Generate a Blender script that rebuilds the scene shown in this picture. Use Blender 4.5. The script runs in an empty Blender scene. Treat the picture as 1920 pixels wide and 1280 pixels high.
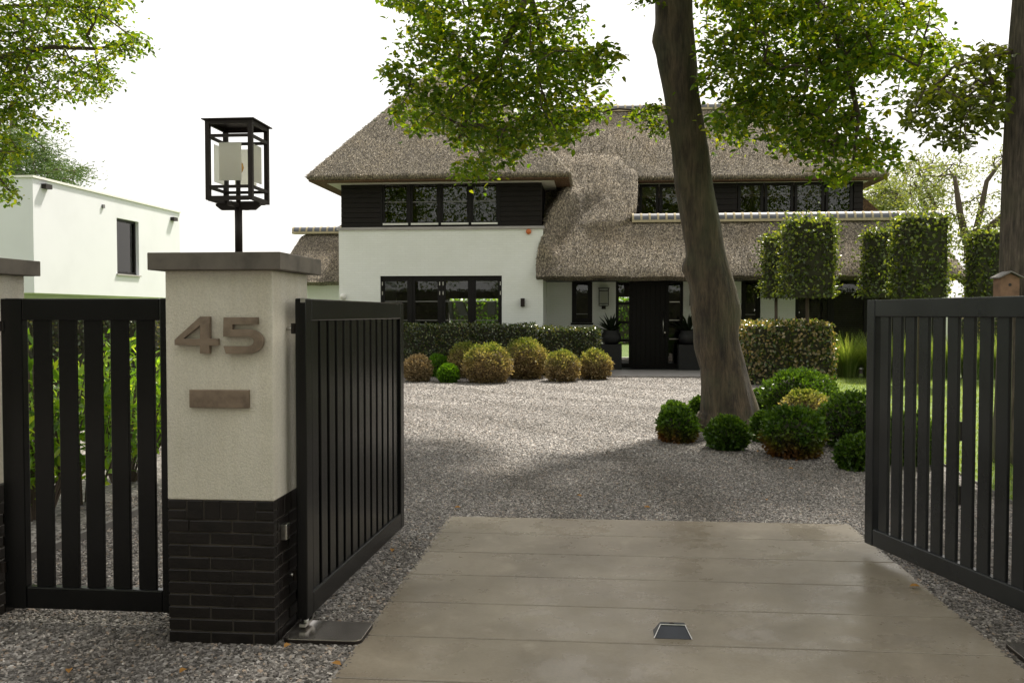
import bpy, bmesh, math, random
import numpy as np
from mathutils import Vector, Matrix

random.seed(7); rng = np.random.default_rng(7)
SC = bpy.context.scene
COL = SC.collection

# ------------------------------------------------------------------ camera
EYE = 1.74
YAW = math.atan(155 / 1700); PITCH = math.atan(52 / 1700)
cam_d = bpy.data.cameras.new('camera'); cam = bpy.data.objects.new('camera', cam_d); COL.objects.link(cam)
cam_d.sensor_width = 36; cam_d.lens = 36 * 1700 / 1920; cam_d.clip_start = 0.05; cam_d.clip_end = 2000
cam.location = (0, 0, EYE); cam.rotation_euler = (math.pi / 2 - PITCH, 0, YAW)
SC.camera = cam

# ------------------------------------------------------------------ sky, sun, exposure
SUN_EL, SUN_AZ = math.radians(56), math.radians(24)      # azimuth measured from +Y towards +X
wd = bpy.data.worlds.new('World'); SC.world = wd; wd.use_nodes = True
nt = wd.node_tree; nt.nodes.clear()
sky = nt.nodes.new('ShaderNodeTexSky'); sky.sky_type = 'NISHITA'; sky.sun_disc = False
sky.sun_elevation = SUN_EL; sky.sun_rotation = SUN_AZ
sky.dust_density = 6; sky.ozone_density = 0.6; sky.air_density = 1.0
bg = nt.nodes.new('ShaderNodeBackground'); bg.inputs[1].default_value = 0.10
mx = nt.nodes.new('ShaderNodeMix'); mx.data_type = 'RGBA'; mx.inputs[0].default_value = 0.8
mx.inputs[7].default_value = (7.75, 7.5, 7.1, 1)            # bright thin cloud cover in front of the blue
out = nt.nodes.new('ShaderNodeOutputWorld')
nt.links.new(sky.outputs[0], mx.inputs[6]); nt.links.new(mx.outputs[2], bg.inputs[0]); nt.links.new(bg.outputs[0], out.inputs[0])

sd = bpy.data.lights.new('sun', 'SUN'); sun = bpy.data.objects.new('sun', sd); COL.objects.link(sun)
sd.energy = 4.6; sd.angle = math.radians(4.0); sd.color = (1.0, 0.93, 0.82)
to_sun = Vector((math.sin(SUN_AZ) * math.cos(SUN_EL), math.cos(SUN_AZ) * math.cos(SUN_EL), math.sin(SUN_EL)))
sun.rotation_euler = to_sun.to_track_quat('Z', 'Y').to_euler(); sun.location = (10, 30, 40)
SC.view_settings.view_transform = 'Standard'; SC.view_settings.look = 'None'
SC.view_settings.exposure = 0.95; SC.view_settings.gamma = 1

# ------------------------------------------------------------------ measuring helpers
_f = Vector((-math.sin(YAW) * math.cos(PITCH), math.cos(YAW) * math.cos(PITCH), -math.sin(PITCH)))
_r = Vector((math.cos(YAW), math.sin(YAW), 0)); _u = _r.cross(_f)
def ray(px, py): return _f + _r * ((px - 960) / 1700) + _u * ((640 - py) / 1700)
def P(px, py, Y):
    d = ray(px, py); t = Y / d.y
    return Vector((d.x * t, Y, EYE + d.z * t))
def PX(px, Y): return P(px, 588, Y).x
def PZ(py, Y, px=1115): return P(px, py, Y).z
def gz(Y): return max(0.0, Y - 8) * 0.008 if Y < 24 else 0.128
def G(px, py):
    z = 0.0
    for _ in range(12):
        d = ray(px, py); t = (z - EYE) / d.z; z = gz(d.y * t)
    return Vector((d.x * t, d.y * t, z))
def proj(pts):                                            # world points -> photo coordinates (for measuring outlines)
    a = np.asarray(pts) - np.array([0, 0, EYE])
    w = a @ np.array(_f); return np.stack([960 + 1700 * (a @ np.array(_r)) / w, 640 - 1700 * (a @ np.array(_u)) / w], 1)
def inpoly(p, poly):
    x, y = p[:, 0], p[:, 1]; ins = np.zeros(len(p), bool); n = len(poly)
    for i in range(n):
        x0, y0 = poly[i]; x1, y1 = poly[(i + 1) % n]
        c = ((y0 > y) != (y1 > y)) & (x < (x1 - x0) * (y - y0) / ((y1 - y0) or 1e-9) + x0)
        ins ^= c
    return ins

# ------------------------------------------------------------------ object helpers
ORG = {}
def tag(o, label=None, cat=None, group=None, kind=None):
    if label: o['label'] = label
    if cat: o['category'] = cat
    if group: o['group'] = group
    if kind: o['kind'] = kind
    return o
def thing(name, loc, label, cat, group=None, rz=0.0):
    o = bpy.data.objects.new(name, None); o.empty_display_size = 0.2; COL.objects.link(o)
    o.location = loc; o.rotation_euler = (0, 0, rz); ORG[o.name] = Vector(loc)
    return tag(o, label, cat, group)
def link(name, me, mat, parent=None, off=None):
    o = bpy.data.objects.new(name, me); COL.objects.link(o)
    if mat is not None and not me.materials: me.materials.append(mat)
    if parent is not None:
        o.parent = parent
        ORG[o.name] = ORG.get(parent.name, Vector((0, 0, 0)))
    if off is not None: o.location = off
    return o
class MB:
    def __init__(s): s.v = []; s.f = []
    def add(s, vs, fs):
        b = len(s.v); s.v += [tuple(v) for v in vs]; s.f += [tuple(b + i for i in f) for f in fs]; return s
    def box(s, x0, x1, y0, y1, z0, z1):
        return s.add([(x0,y0,z0),(x1,y0,z0),(x1,y1,z0),(x0,y1,z0),(x0,y0,z1),(x1,y0,z1),(x1,y1,z1),(x0,y1,z1)],
                     [(0,3,2,1),(4,5,6,7),(0,1,5,4),(1,2,6,5),(2,3,7,6),(3,0,4,7)])
    def prism(s, poly, y0, y1):                            # polygon in XZ extruded along Y
        n = len(poly)
        return s.add([(x, y0, z) for x, z in poly] + [(x, y1, z) for x, z in poly],
                     [tuple(range(n)), tuple(range(2*n-1, n-1, -1))] + [(i, n+i, n+(i+1) % n, (i+1) % n) for i in range(n)])
    def hprism(s, poly, z0, z1):                           # polygon in XY extruded along Z
        n = len(poly)
        return s.add([(x, y, z0) for x, y in poly] + [(x, y, z1) for x, y in poly],
                     [tuple(range(n-1, -1, -1)), tuple(range(n, 2*n))] + [(i, (i+1) % n, n+(i+1) % n, n+i) for i in range(n)])
    def tube(s, pts, rad, n=8, mod=None, cap=True):
        pts = [Vector(p) for p in pts]; rings = []
        for i, p in enumerate(pts):
            t = (pts[min(i+1, len(pts)-1)] - pts[max(i-1, 0)]).normalized()
            a = Vector((1, 0, 0)) if abs(t.x) < 0.8 else Vector((0, 1, 0))
            b = (a - t * a.dot(t)).normalized(); c = t.cross(b)
            r = rad[i] if hasattr(rad, '__len__') else rad
            rings.append([p + (b * math.cos(2*math.pi*k/n) + c * math.sin(2*math.pi*k/n)) * (r * (mod(i, 2*math.pi*k/n) if mod else 1)) for k in range(n)])
        vs = [v for r_ in rings for v in r_]; fs = []
        for i in range(len(pts)-1):
            for k in range(n): fs.append((i*n+k, i*n+(k+1) % n, (i+1)*n+(k+1) % n, (i+1)*n+k))
        if cap: fs += [tuple(range(n-1, -1, -1)), tuple(range((len(pts)-1)*n, len(pts)*n))]
        return s.add(vs, fs)
    def lathe(s, c, prof, n=20):                           # profile [(r, z)] round a vertical axis at c
        vs = [(c[0]+r*math.cos(2*math.pi*k/n), c[1]+r*math.sin(2*math.pi*k/n), c[2]+z) for r, z in prof for k in range(n)]
        fs = [(i*n+k, i*n+(k+1) % n, (i+1)*n+(k+1) % n, (i+1)*n+k) for i in range(len(prof)-1) for k in range(n)]
        return s.add(vs, fs + [tuple(range(n-1, -1, -1)), tuple(range((len(prof)-1)*n, len(prof)*n))])
    def build(s, name, mat, parent=None, smooth=False, bevel=0, local=False, seg=2, angle=30):
        o_ = Vector((0, 0, 0)) if (parent is None or local) else ORG.get(parent.name, Vector((0, 0, 0)))
        me = bpy.data.meshes.new(name); me.from_pydata([(v[0]-o_.x, v[1]-o_.y, v[2]-o_.z) for v in s.v], [], s.f)
        bm = bmesh.new(); bm.from_mesh(me); bmesh.ops.recalc_face_normals(bm, faces=bm.faces); bm.to_mesh(me); bm.free()
        if smooth: me.polygons.foreach_set('use_smooth', [True]*len(me.polygons))
        o = link(name, me, mat, parent)
        if bevel:
            b = o.modifiers.new('bevel', 'BEVEL'); b.width = bevel; b.segments = seg; b.limit_method = 'ANGLE'; b.angle_limit = math.radians(angle)
        return o
def box(name, mat, parent, x0, x1, y0, y1, z0, z1, bevel=0, local=False):
    return MB().box(x0, x1, y0, y1, z0, z1).build(name, mat, parent, bevel=bevel, local=local)
_pc = {}
def piece(name, mat, parent, x0, x1, y0, y1, z0, z1, local=False, ch=0.003):
    """a chamfered block that shares its mesh with equal blocks"""
    sx, sy, sz = x1-x0, y1-y0, z1-z0; key = (name, mat.name, round(sx, 3), round(sy, 3), round(sz, 3))
    if key not in _pc:
        bm = bmesh.new(); bmesh.ops.create_cube(bm, size=1)
        for v in bm.verts: v.co = Vector((v.co.x*sx, v.co.y*sy, v.co.z*sz))
        if ch: bmesh.ops.bevel(bm, geom=bm.edges[:], offset=ch, segments=1, affect='EDGES')
        me = bpy.data.meshes.new(name); bm.to_mesh(me); bm.free(); me.materials.append(mat); _pc[key] = me
    c = Vector(((x0+x1)/2, (y0+y1)/2, (z0+z1)/2))
    if not local: c = c - ORG.get(parent.name, Vector((0, 0, 0)))
    return link(name, _pc[key], None, parent, c)
def np_mesh(name, V, Fq, mat, parent=None, smooth=False):
    """fast mesh from arrays: V (n,3) world, Fq (m,4)"""
    o_ = ORG.get(parent.name, Vector((0, 0, 0))) if parent is not None else Vector((0, 0, 0))
    V = np.ascontiguousarray(V - np.array(o_), dtype=np.float32); k = Fq.shape[1]
    me = bpy.data.meshes.new(name); me.vertices.add(len(V)); me.vertices.foreach_set('co', V.ravel())
    me.loops.add(Fq.size); me.loops.foreach_set('vertex_index', np.ascontiguousarray(Fq, dtype=np.int32).ravel())
    me.polygons.add(len(Fq)); me.polygons.foreach_set('loop_start', np.arange(0, Fq.size, k, dtype=np.int32))
    me.polygons.foreach_set('loop_total', np.full(len(Fq), k, dtype=np.int32))
    if smooth: me.polygons.foreach_set('use_smooth', [True]*len(Fq))
    me.update(calc_edges=True); me.validate()
    return link(name, me, mat, parent)
def unit(a): return a / np.maximum(np.linalg.norm(a, axis=1, keepdims=True), 1e-9)
def leaf_arrays(C, D, N, L, W, fold=0.18, simple=False):
    D = unit(D); S = unit(np.cross(D, N)); N = unit(np.cross(S, D)); L = L[:, None]; W = W[:, None]
    if simple:
        V = np.stack([C, C + D*L*.5 + S*W*.5 + N*W*fold, C + D*L, C + D*L*.5 - S*W*.5 + N*W*fold], 1).reshape(-1, 3)
        return V, np.arange(len(C)*4).reshape(-1, 4)
    V = np.stack([C, C+D*L*.3+S*W*.46+N*W*fold, C+D*L*.68+S*W*.4+N*W*fold*.8, C+D*L-N*W*.12, C+D*L*.68-S*W*.4+N*W*fold*.8, C+D*L*.3-S*W*.46+N*W*fold], 1).reshape(-1, 3)
    b = np.arange(len(C))[:, None]*6
    return V, np.concatenate([b+np.array([[0, 1, 2, 3]]), b+np.array([[0, 3, 4, 5]])], 0)

# ------------------------------------------------------------------ materials
def nodes(name):
    m = bpy.data.materials.new(name); m.use_nodes = True; t = m.node_tree
    return m, t, t.nodes['Principled BSDF'], t.nodes['Material Output']
def n_(t, ty, **kw):
    n = t.nodes.new(ty)
    for k, v in kw.items(): setattr(n, k, v)
    return n
def coords(t, scale=(1, 1, 1), kind='Object'):
    tc = n_(t, 'ShaderNodeTexCoord'); mp = n_(t, 'ShaderNodeMapping'); mp.inputs['Scale'].default_value = scale
    t.links.new(tc.outputs[kind], mp.inputs[0]); return mp.outputs[0]
def world_co(t, scale=(1, 1, 1)):
    g = n_(t, 'ShaderNodeNewGeometry'); mp = n_(t, 'ShaderNodeMapping'); mp.inputs['Scale'].default_value = scale
    t.links.new(g.outputs['Position'], mp.inputs[0]); return mp.outputs[0]
def noise(t, co, scale, detail=4, rough=0.55):
    n = n_(t, 'ShaderNodeTexNoise'); n.inputs['Scale'].default_value = scale; n.inputs['Detail'].default_value = detail; n.inputs['Roughness'].default_value = rough
    t.links.new(co, n.inputs['Vector']); return n.outputs[0]
def ramp(t, fac, stops):
    r = n_(t, 'ShaderNodeValToRGB'); e = r.color_ramp.elements
    while len(e) < len(stops): e.new(0.5)
    for el, (p, c) in zip(e, stops): el.position = p; el.color = (*c, 1)
    t.links.new(fac, r.inputs[0]); return r.outputs[0]
def mixc(t, fac, a, b, mode='MIX'):
    m = n_(t, 'ShaderNodeMix', data_type='RGBA', blend_type=mode)
    if isinstance(fac, float): m.inputs[0].default_value = fac
    else: t.links.new(fac, m.inputs[0])
    for s, v in ((6, a), (7, b)):
        if isinstance(v, tuple): m.inputs[s].default_value = (*v, 1)
        else: t.links.new(v, m.inputs[s])
    return m.outputs[2]
def bump(t, b, h, strength, dist):
    n = n_(t, 'ShaderNodeBump'); n.inputs['Strength'].default_value = strength; n.inputs['Distance'].default_value = dist
    t.links.new(h, n.inputs['Height']); t.links.new(n.outputs[0], b.inputs['Normal']); return n
def simple(name, c, rough=0.5, metal=0.0, var=0.25, scale=6.0, bscale=0, bstr=0.3, bdist=0.003, spec=0.5, lo=None):
    m, t, b, o = nodes(name); co = world_co(t)
    lo = lo or tuple(x*(1-var) for x in c); hi = tuple(min(1, x*(1+var*.6)) for x in c)
    t.links.new(ramp(t, noise(t, co, scale, 5), [(0.3, lo), (0.5, c), (0.72, hi)]), b.inputs['Base Color'])
    b.inputs['Roughness'].default_value = rough; b.inputs['Metallic'].default_value = metal; b.inputs['Specular IOR Level'].default_value = spec
    if bscale: bump(t, b, noise(t, co, bscale, 4), bstr, bdist)
    return m
M = {}
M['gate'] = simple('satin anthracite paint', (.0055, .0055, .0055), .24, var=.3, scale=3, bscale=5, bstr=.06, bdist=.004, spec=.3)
M['gate_grey'] = simple('anthracite paint lightened for sheen', (.017, .018, .019), .26, var=.3, scale=3, bscale=5, bstr=.06, bdist=.004, spec=.3)  # paler copy of the gate paint; sheen on the slats put into colour
M['steel'] = simple('brushed stainless steel', (.5, .49, .46), .28, 1.0, scale=30)
M['bronze'] = simple('brushed bronze', (.30, .235, .185), .36, .85, var=.3, scale=14)
M['black_metal'] = simple('dark brown powder coat', (.016, .011, .009), .5, var=.2, spec=.3)
M['concrete_cap'] = simple('weathered concrete', (.115, .10, .082), .75, var=.4, scale=7, bscale=90, bstr=.25)
M['mortar'] = simple('dark mortar', (.055, .046, .038), .95, var=.7, scale=5, bscale=200)
M['brick'] = simple('black glazed brick', (.009, .0065, .0055), .45, var=.6, scale=9, bscale=60, bstr=.45, bdist=.005, spec=.35)
M['dark_wood'] = simple('black stained timber', (.0055, .0042, .0038), .5, spec=.25, var=.3, scale=9)
M['clad'] = simple('black brown cladding', (.0075, .005, .0042), .55, spec=.25, var=.3, scale=7)
M['white_trim'] = simple('white painted trim', (.72, .71, .67), .5, var=.06)
M['soffit'] = simple('pale soffit board', (.66, .64, .6), .6, var=.06)
M['porch'] = simple('smooth grey stone', (.36, .34, .33), .5, var=.15, scale=3)
M['interior'] = simple('dark brown room lining', (.055, .042, .034), .8, var=.2)  # dark colour paints in the dimness of the rooms behind the panes
M['pale_matt'] = simple('pale matt surface', (.62, .6, .6), .7, var=.1)
M['orange'] = simple('orange plastic', (.55, .14, .03), .4, var=.1)
M['clay'] = simple('matt black clay', (.012, .012, .013), .6, var=.2)
M['tile'] = simple('blue grey fired clay', (.095, .10, .115), .45, var=.3, scale=3)
M['tile_mortar'] = simple('cream mortar', (.40, .34, .22), .9, var=.2, scale=20)
M['box_wood'] = simple('weathered cedar', (.20, .115, .07), .75, var=.35, scale=14)
M['bulb'] = simple('amber lamp glass', (.75, .42, .12), .15, var=.05)
M['edging'] = simple('grey steel edging', (.16, .15, .14), .6, var=.2)
M['soil'] = simple('grey garden floor', (.11, .10, .085), .95, var=.3, scale=3)
M['grey_panel'] = simple('blue grey panel', (.17, .18, .2), .6, var=.1)
M['neigh'] = simple('white render', (.64, .655, .69), .8, var=.04, scale=.8, bscale=60, bstr=.1)
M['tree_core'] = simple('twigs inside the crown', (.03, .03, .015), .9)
M['twig'] = simple('brown twig bark', (.075, .055, .038), .85, scale=20)

def stucco(name, c):
    m, t, b, o = nodes(name); co = world_co(t)
    st = ramp(t, noise(t, world_co(t, (9, 9, .7)), 1, 5), [(0.35, (.91, .895, .86)), (.66, (1, 1, 1))])
    t.links.new(mixc(t, 1.0, ramp(t, noise(t, co, 3, 6), [(.3, tuple(x*.86 for x in c)), (.7, c)]), st, 'MULTIPLY'), b.inputs['Base Color'])
    b.inputs['Roughness'].default_value = .9
    gr = noise(t, co, 95, 4, .8); bump(t, b, gr, .8, .010)
    b.inputs['Base Color'].links[0].from_node; src = b.inputs['Base Color'].links[0].from_socket
    t.links.new(mixc(t, .8, src, ramp(t, gr, [(.36, (.82, .82, .82)), (.6, (1.04, 1.04, 1.04))]), 'MULTIPLY'), b.inputs['Base Color']); return m
M['stucco'] = stucco('scraped off-white stucco', (.78, .735, .63))
def painted_brick():
    m, t, b, o = nodes('pale painted brick'); co = coords(t, (1, 1, 1), 'Object')
    br = n_(t, 'ShaderNodeTexBrick'); br.inputs['Scale'].default_value = 1
    for k, v in (('Brick Width', .22), ('Row Height', .065), ('Mortar Size', .006)): br.inputs[k].default_value = v
    sx = n_(t, 'ShaderNodeSeparateXYZ'); cb = n_(t, 'ShaderNodeCombineXYZ'); t.links.new(co, sx.inputs[0])
    ad = n_(t, 'ShaderNodeMath', operation='ADD'); t.links.new(sx.outputs[0], ad.inputs[0]); t.links.new(sx.outputs[1], ad.inputs[1])
    t.links.new(ad.outputs[0], cb.inputs[0]); t.links.new(sx.outputs[2], cb.inputs[1]); t.links.new(cb.outputs[0], br.inputs['Vector'])
    br.inputs['Color1'].default_value = (.81, .83, .80, 1); br.inputs['Color2'].default_value = (.785, .805, .775, 1); br.inputs['Mortar'].default_value = (.75, .765, .735, 1)
    t.links.new(mixc(t, .6, br.outputs[0], ramp(t, noise(t, co, 1.1, 5), [(.3, (.90, .90, .87)), (.65, (1, 1, 1))]), 'MULTIPLY'), b.inputs['Base Color'])
    b.inputs['Roughness'].default_value = .75
    inv = n_(t, 'ShaderNodeMath', operation='SUBTRACT'); inv.inputs[0].default_value = 1; t.links.new(br.outputs['Fac'], inv.inputs[1])
    bump(t, b, inv.outputs[0], .5, .004); return m
M['wall'] = painted_brick()
def thatch(name, dark, mid, light):
    m, t, b, o = nodes(name); co = world_co(t)
    fine = noise(t, world_co(t, (1, .5, .5)), 28, 4, .8)
    big = noise(t, co, .9, 4)
    c = ramp(t, fine, [(.36, dark), (.5, mid), (.63, light)])
    t.links.new(mixc(t, .75, c, ramp(t, big, [(.3, (.62, .6, .58)), (.5, (.95, .92, .88)), (.72, (1.1, 1.0, .86))]), 'MULTIPLY'), b.inputs['Base Color'])
    b.inputs['Roughness'].default_value = .85
    bump(t, b, fine, 1.0, .07); return m
M['thatch'] = thatch('weathered reed thatch', (.05, .043, .034), (.20, .172, .135), (.56, .485, .37))
M['reed_cut'] = thatch('brown cut reed ends', (.07, .04, .022), (.16, .09, .05), (.26, .15, .085))
def straw():
    m, t, b, o = nodes('loose reed ends'); g = n_(t, 'ShaderNodeNewGeometry')
    t.links.new(ramp(t, g.outputs['Random Per Island'], [(0, (.07, .06, .048)), (.45, (.23, .198, .155)), (1, (.54, .47, .36))]), b.inputs['Base Color'])
    b.inputs['Roughness'].default_value = .7; return m
M['straw'] = straw()
def bark(name, c1, c2, sc, vs, bs, fine=40):
    m, t, b, o = nodes(name); co = world_co(t, (1, 1, vs))
    n1 = noise(t, co, sc, 7, .65); n2 = noise(t, world_co(t), 1.6, 4)
    n3 = noise(t, world_co(t, (1, 1, vs*.5)), fine, 4, .7)
    c = mixc(t, .7, ramp(t, n1, [(.3, c1), (.68, c2)]), ramp(t, n3, [(.32, (.3, .3, .3)), (.62, (1.5, 1.5, 1.5))]), 'MULTIPLY')
    t.links.new(mixc(t, ramp(t, n2, [(.45, (0, 0, 0)), (.68, (.5, .5, .5))]), c, (.085, .088, .045)), b.inputs['Base Color'])
    b.inputs['Roughness'].default_value = .85
    mh = n_(t, 'ShaderNodeMath', operation='MULTIPLY_ADD'); t.links.new(n3, mh.inputs[0]); mh.inputs[1].default_value = .5; t.links.new(n1, mh.inputs[2])
    bump(t, b, mh.outputs[0], bs, .04); return m
M['beech'] = bark('smooth beech bark', (.012, .009, .006), (.098, .072, .043), 7, .22, 1.0, 34)
M['oak'] = bark('ridged oak bark', (.03, .024, .019), (.14, .112, .085), 22, .16, 1.0)
def leaf(name, cols, trans=.45, rough=.5, spec=.2, tcol=None, alt=None):
    m, t, b, o = nodes(name); g = n_(t, 'ShaderNodeNewGeometry')
    k = len(cols)
    c = ramp(t, g.outputs['Random Per Island'], [(i/(k-1), col) for i, col in enumerate(cols)])
    if alt:                                                # sick or reddish patches, with their own shape
        z0, z1, acol, ns = alt
        tc = n_(t, 'ShaderNodeTexCoord'); sp = n_(t, 'ShaderNodeSeparateXYZ'); t.links.new(tc.outputs['Generated'], sp.inputs[0])
        mr = n_(t, 'ShaderNodeMapRange'); mr.inputs[1].default_value = z0; mr.inputs[2].default_value = z1; mr.inputs[3].default_value = 1; mr.inputs[4].default_value = 0
        nn = noise(t, tc.outputs['Object'], ns, 3)
        ad = n_(t, 'ShaderNodeMath', operation='MULTIPLY_ADD'); t.links.new(nn, ad.inputs[0]); ad.inputs[1].default_value = .9; ad.inputs[2].default_value = -.45
        a2 = n_(t, 'ShaderNodeMath', operation='ADD'); t.links.new(ad.outputs[0], a2.inputs[0]); t.links.new(sp.outputs[2], a2.inputs[1])
        t.links.new(a2.outputs[0], mr.inputs[0])
        ac = ramp(t, g.outputs['Random Per Island'], [(i/(len(acol)-1), col) for i, col in enumerate(acol)])
        c = mixc(t, mr.outputs[0], c, ac)
    t.links.new(c, b.inputs['Base Color']); b.inputs['Roughness'].default_value = rough; b.inputs['Specular IOR Level'].default_value = spec
    tr = n_(t, 'ShaderNodeBsdfTranslucent'); ms = n_(t, 'ShaderNodeMixShader'); ms.inputs[0].default_value = trans
    t.links.new(mixc(t, 1.0, c, tcol or (1.9, 1.75, .6), 'MULTIPLY'), tr.inputs[0])
    t.links.new(b.outputs[0], ms.inputs[1]); t.links.new(tr.outputs[0], ms.inputs[2]); t.links.new(ms.outputs[0], o.inputs[0]); return m
M['beech_leaf'] = leaf('beech leaf', [(.026, .058, .006), (.045, .09, .009), (.07, .12, .012), (.13, .15, .014)], .54, tcol=(3.0, 2.6, .5), spec=.25)
M['oak_leaf'] = leaf('oak leaf', [(.035, .05, .010), (.055, .08, .014), (.09, .115, .02)], .45, tcol=(2.4, 2.1, .5))
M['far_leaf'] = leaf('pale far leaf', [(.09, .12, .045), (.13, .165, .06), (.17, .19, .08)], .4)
M['pine_leaf'] = leaf('pine needle', [(.045, .085, .03), (.07, .12, .04), (.1, .14, .05)], .2)
M['laurel_leaf'] = leaf('glossy laurel leaf', [(.05, .12, .012), (.11, .23, .02), (.19, .34, .03), (.28, .38, .04)], .5, .3, .5)
M['hedge_leaf'] = leaf('dark hedge leaf', [(.012, .024, .006), (.03, .055, .013), (.06, .09, .022), (.16, .15, .05)], .25, .26, .8)
M['red_hedge_leaf'] = leaf('reddish beech hedge leaf', [(.035, .065, .012), (.07, .11, .022), (.15, .135, .05), (.42, .32, .19)], .35, .26, .8)  # palest stop paints pinkish-cream leaf highlights into the colour
M['box_green'] = leaf('boxwood leaf', [(.018, .043, .006), (.04, .088, .011), (.095, .17, .022)], .35, .35, .35)
M['box_bright'] = leaf('fresh boxwood leaf', [(.05, .13, .01), (.08, .19, .015), (.13, .25, .02)], .4, .4)
BR = [(.12, .092, .05), (.26, .205, .115), (.46, .375, .23)]
M['box_brown'] = leaf('dry brown boxwood leaf', [(.065, .115, .018), (.15, .20, .04), (.26, .285, .08)], .4, .5, .2, (1.6, 1.4, .6), (.40, .95, BR, 4.0))
M['box_dry'] = leaf('withered boxwood leaf', BR, .3, .6, .2, (1.3, 1.1, .7))
M['box_rust'] = leaf('boxwood leaf with rusty patch', [(.02, .05, .006), (.045, .10, .012), (.10, .18, .022)], .4, .35, .35, None, (.15, .5, [(.10, .045, .014), (.17, .08, .028)], 3.0))
M['column_leaf'] = leaf('hornbeam leaf', [(.02, .035, .007), (.055, .085, .016), (.11, .155, .028), (.20, .23, .05)], .45, .3, .6)
M['grass_blade'] = leaf('grass blade', [(.09, .15, .03), (.16, .24, .06), (.28, .34, .13)], .4, .45)
M['palm_leaf'] = leaf('dark agave leaf', [(.014, .022, .012), (.022, .034, .016)], .15, .4)
M['fallen'] = leaf('yellowed fallen leaf', [(.30, .16, .03), (.36, .19, .05), (.22, .09, .03)], .2, .6)

def glass(name, tint, refl=1.0, frost=0.0):
    m, t, b, o = nodes(name); fr = n_(t, 'ShaderNodeFresnel'); fr.inputs[0].default_value = 1.5
    gl = n_(t, 'ShaderNodeBsdfGlossy'); gl.inputs['Roughness'].default_value = frost; tp = n_(t, 'ShaderNodeBsdfTransparent'); tp.inputs[0].default_value = (*tint, 1)
    ms = n_(t, 'ShaderNodeMixShader'); ma = n_(t, 'ShaderNodeMath', operation='MULTIPLY'); ma.inputs[1].default_value = refl
    t.links.new(fr.outputs[0], ma.inputs[0]); t.links.new(ma.outputs[0], ms.inputs[0])
    t.links.new(tp.outputs[0], ms.inputs[1]); t.links.new(gl.outputs[0], ms.inputs[2]); t.links.new(ms.outputs[0], o.inputs[0]); return m
M['glass'] = glass('window glass', (.78, .8, .78), 1.15)
M['clear'] = glass('clear lantern glass', (.97, .97, .96), .9)
def frosted():
    m, t, b, o = nodes('frosted lantern glass')
    tr = n_(t, 'ShaderNodeBsdfTranslucent'); tr.inputs[0].default_value = (.93, .93, .88, 1); df = n_(t, 'ShaderNodeBsdfDiffuse'); df.inputs[0].default_value = (.62, .62, .56, 1)
    tp = n_(t, 'ShaderNodeBsdfTransparent'); tp.inputs[0].default_value = (.9, .9, .86, 1)
    a = n_(t, 'ShaderNodeMixShader'); a.inputs[0].default_value = .82; t.links.new(df.outputs[0], a.inputs[1]); t.links.new(tr.outputs[0], a.inputs[2])
    c = n_(t, 'ShaderNodeMixShader'); c.inputs[0].default_value = .10; t.links.new(a.outputs[0], c.inputs[1]); t.links.new(tp.outputs[0], c.inputs[2]); t.links.new(c.outputs[0], o.inputs[0]); return m
M['frosted'] = frosted()
def slab_mat():
    m, t, b, o = nodes('damp concrete slab'); co = world_co(t)
    big = noise(t, co, 1.3, 6, .6); fine = noise(t, co, 60, 3, .7); st = noise(t, co, 2.0, 7, .65)
    c = ramp(t, big, [(.3, (.165, .137, .10)), (.5, (.22, .186, .14)), (.7, (.275, .237, .182))])
    c = mixc(t, .5, c, ramp(t, fine, [(.35, (.8, .8, .8)), (.65, (1.12, 1.12, 1.12))]), 'MULTIPLY')
    c = mixc(t, ramp(t, st, [(.60, (0, 0, 0)), (.72, (.5, .5, .5))]), c, (.40, .355, .285))  # pale mottling, lightened to paint in highlight patches as well
    sp = n_(t, 'ShaderNodeTexVoronoi'); sp.inputs['Scale'].default_value = 5; t.links.new(co, sp.inputs['Vector'])
    c = mixc(t, ramp(t, sp.outputs['Distance'], [(.02, (1, 1, 1)), (.035, (0, 0, 0))]), c, (.07, .06, .05))
    t.links.new(c, b.inputs['Base Color'])
    t.links.new(ramp(t, st, [(.38, (.2, .2, .2)), (.62, (.45, .45, .45))]), b.inputs['Roughness'])
    bump(t, b, fine, .25, .003); return m
M['slab'] = slab_mat()
def tracks(t, c):
    """worn, darker wheel tracks that bend from the gate towards the left of the house"""
    g = n_(t, 'ShaderNodeNewGeometry'); nz = noise(t, g.outputs['Position'], .7, 4)
    ds = n_(t, 'ShaderNodeVectorMath', operation='DISTANCE'); mpz = n_(t, 'ShaderNodeMapping'); mpz.inputs['Scale'].default_value = (1, 1, 0); t.links.new(g.outputs['Position'], mpz.inputs[0])
    t.links.new(mpz.outputs[0], ds.inputs[0]); ds.inputs[1].default_value = (-10.5, 7.0, 0)
    ad = n_(t, 'ShaderNodeMath', operation='MULTIPLY_ADD'); t.links.new(nz, ad.inputs[0]); ad.inputs[1].default_value = .9; t.links.new(ds.outputs['Value'], ad.inputs[2])
    w = n_(t, 'ShaderNodeMath', operation='PINGPONG'); w.inputs[1].default_value = .75; t.links.new(ad.outputs[0], w.inputs[0])
    f = ramp(t, w.outputs[0], [(.0, (.74, .71, .67)), (.22, (.80, .78, .75)), (.40, (1.04, 1.03, 1.02)), (.75, (1.1, 1.09, 1.08))])
    return mixc(t, ramp(t, nz, [(.3, (.25, .25, .25)), (.6, (1, 1, 1))]), c, mixc(t, 1.0, c, f, 'MULTIPLY'))
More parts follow.
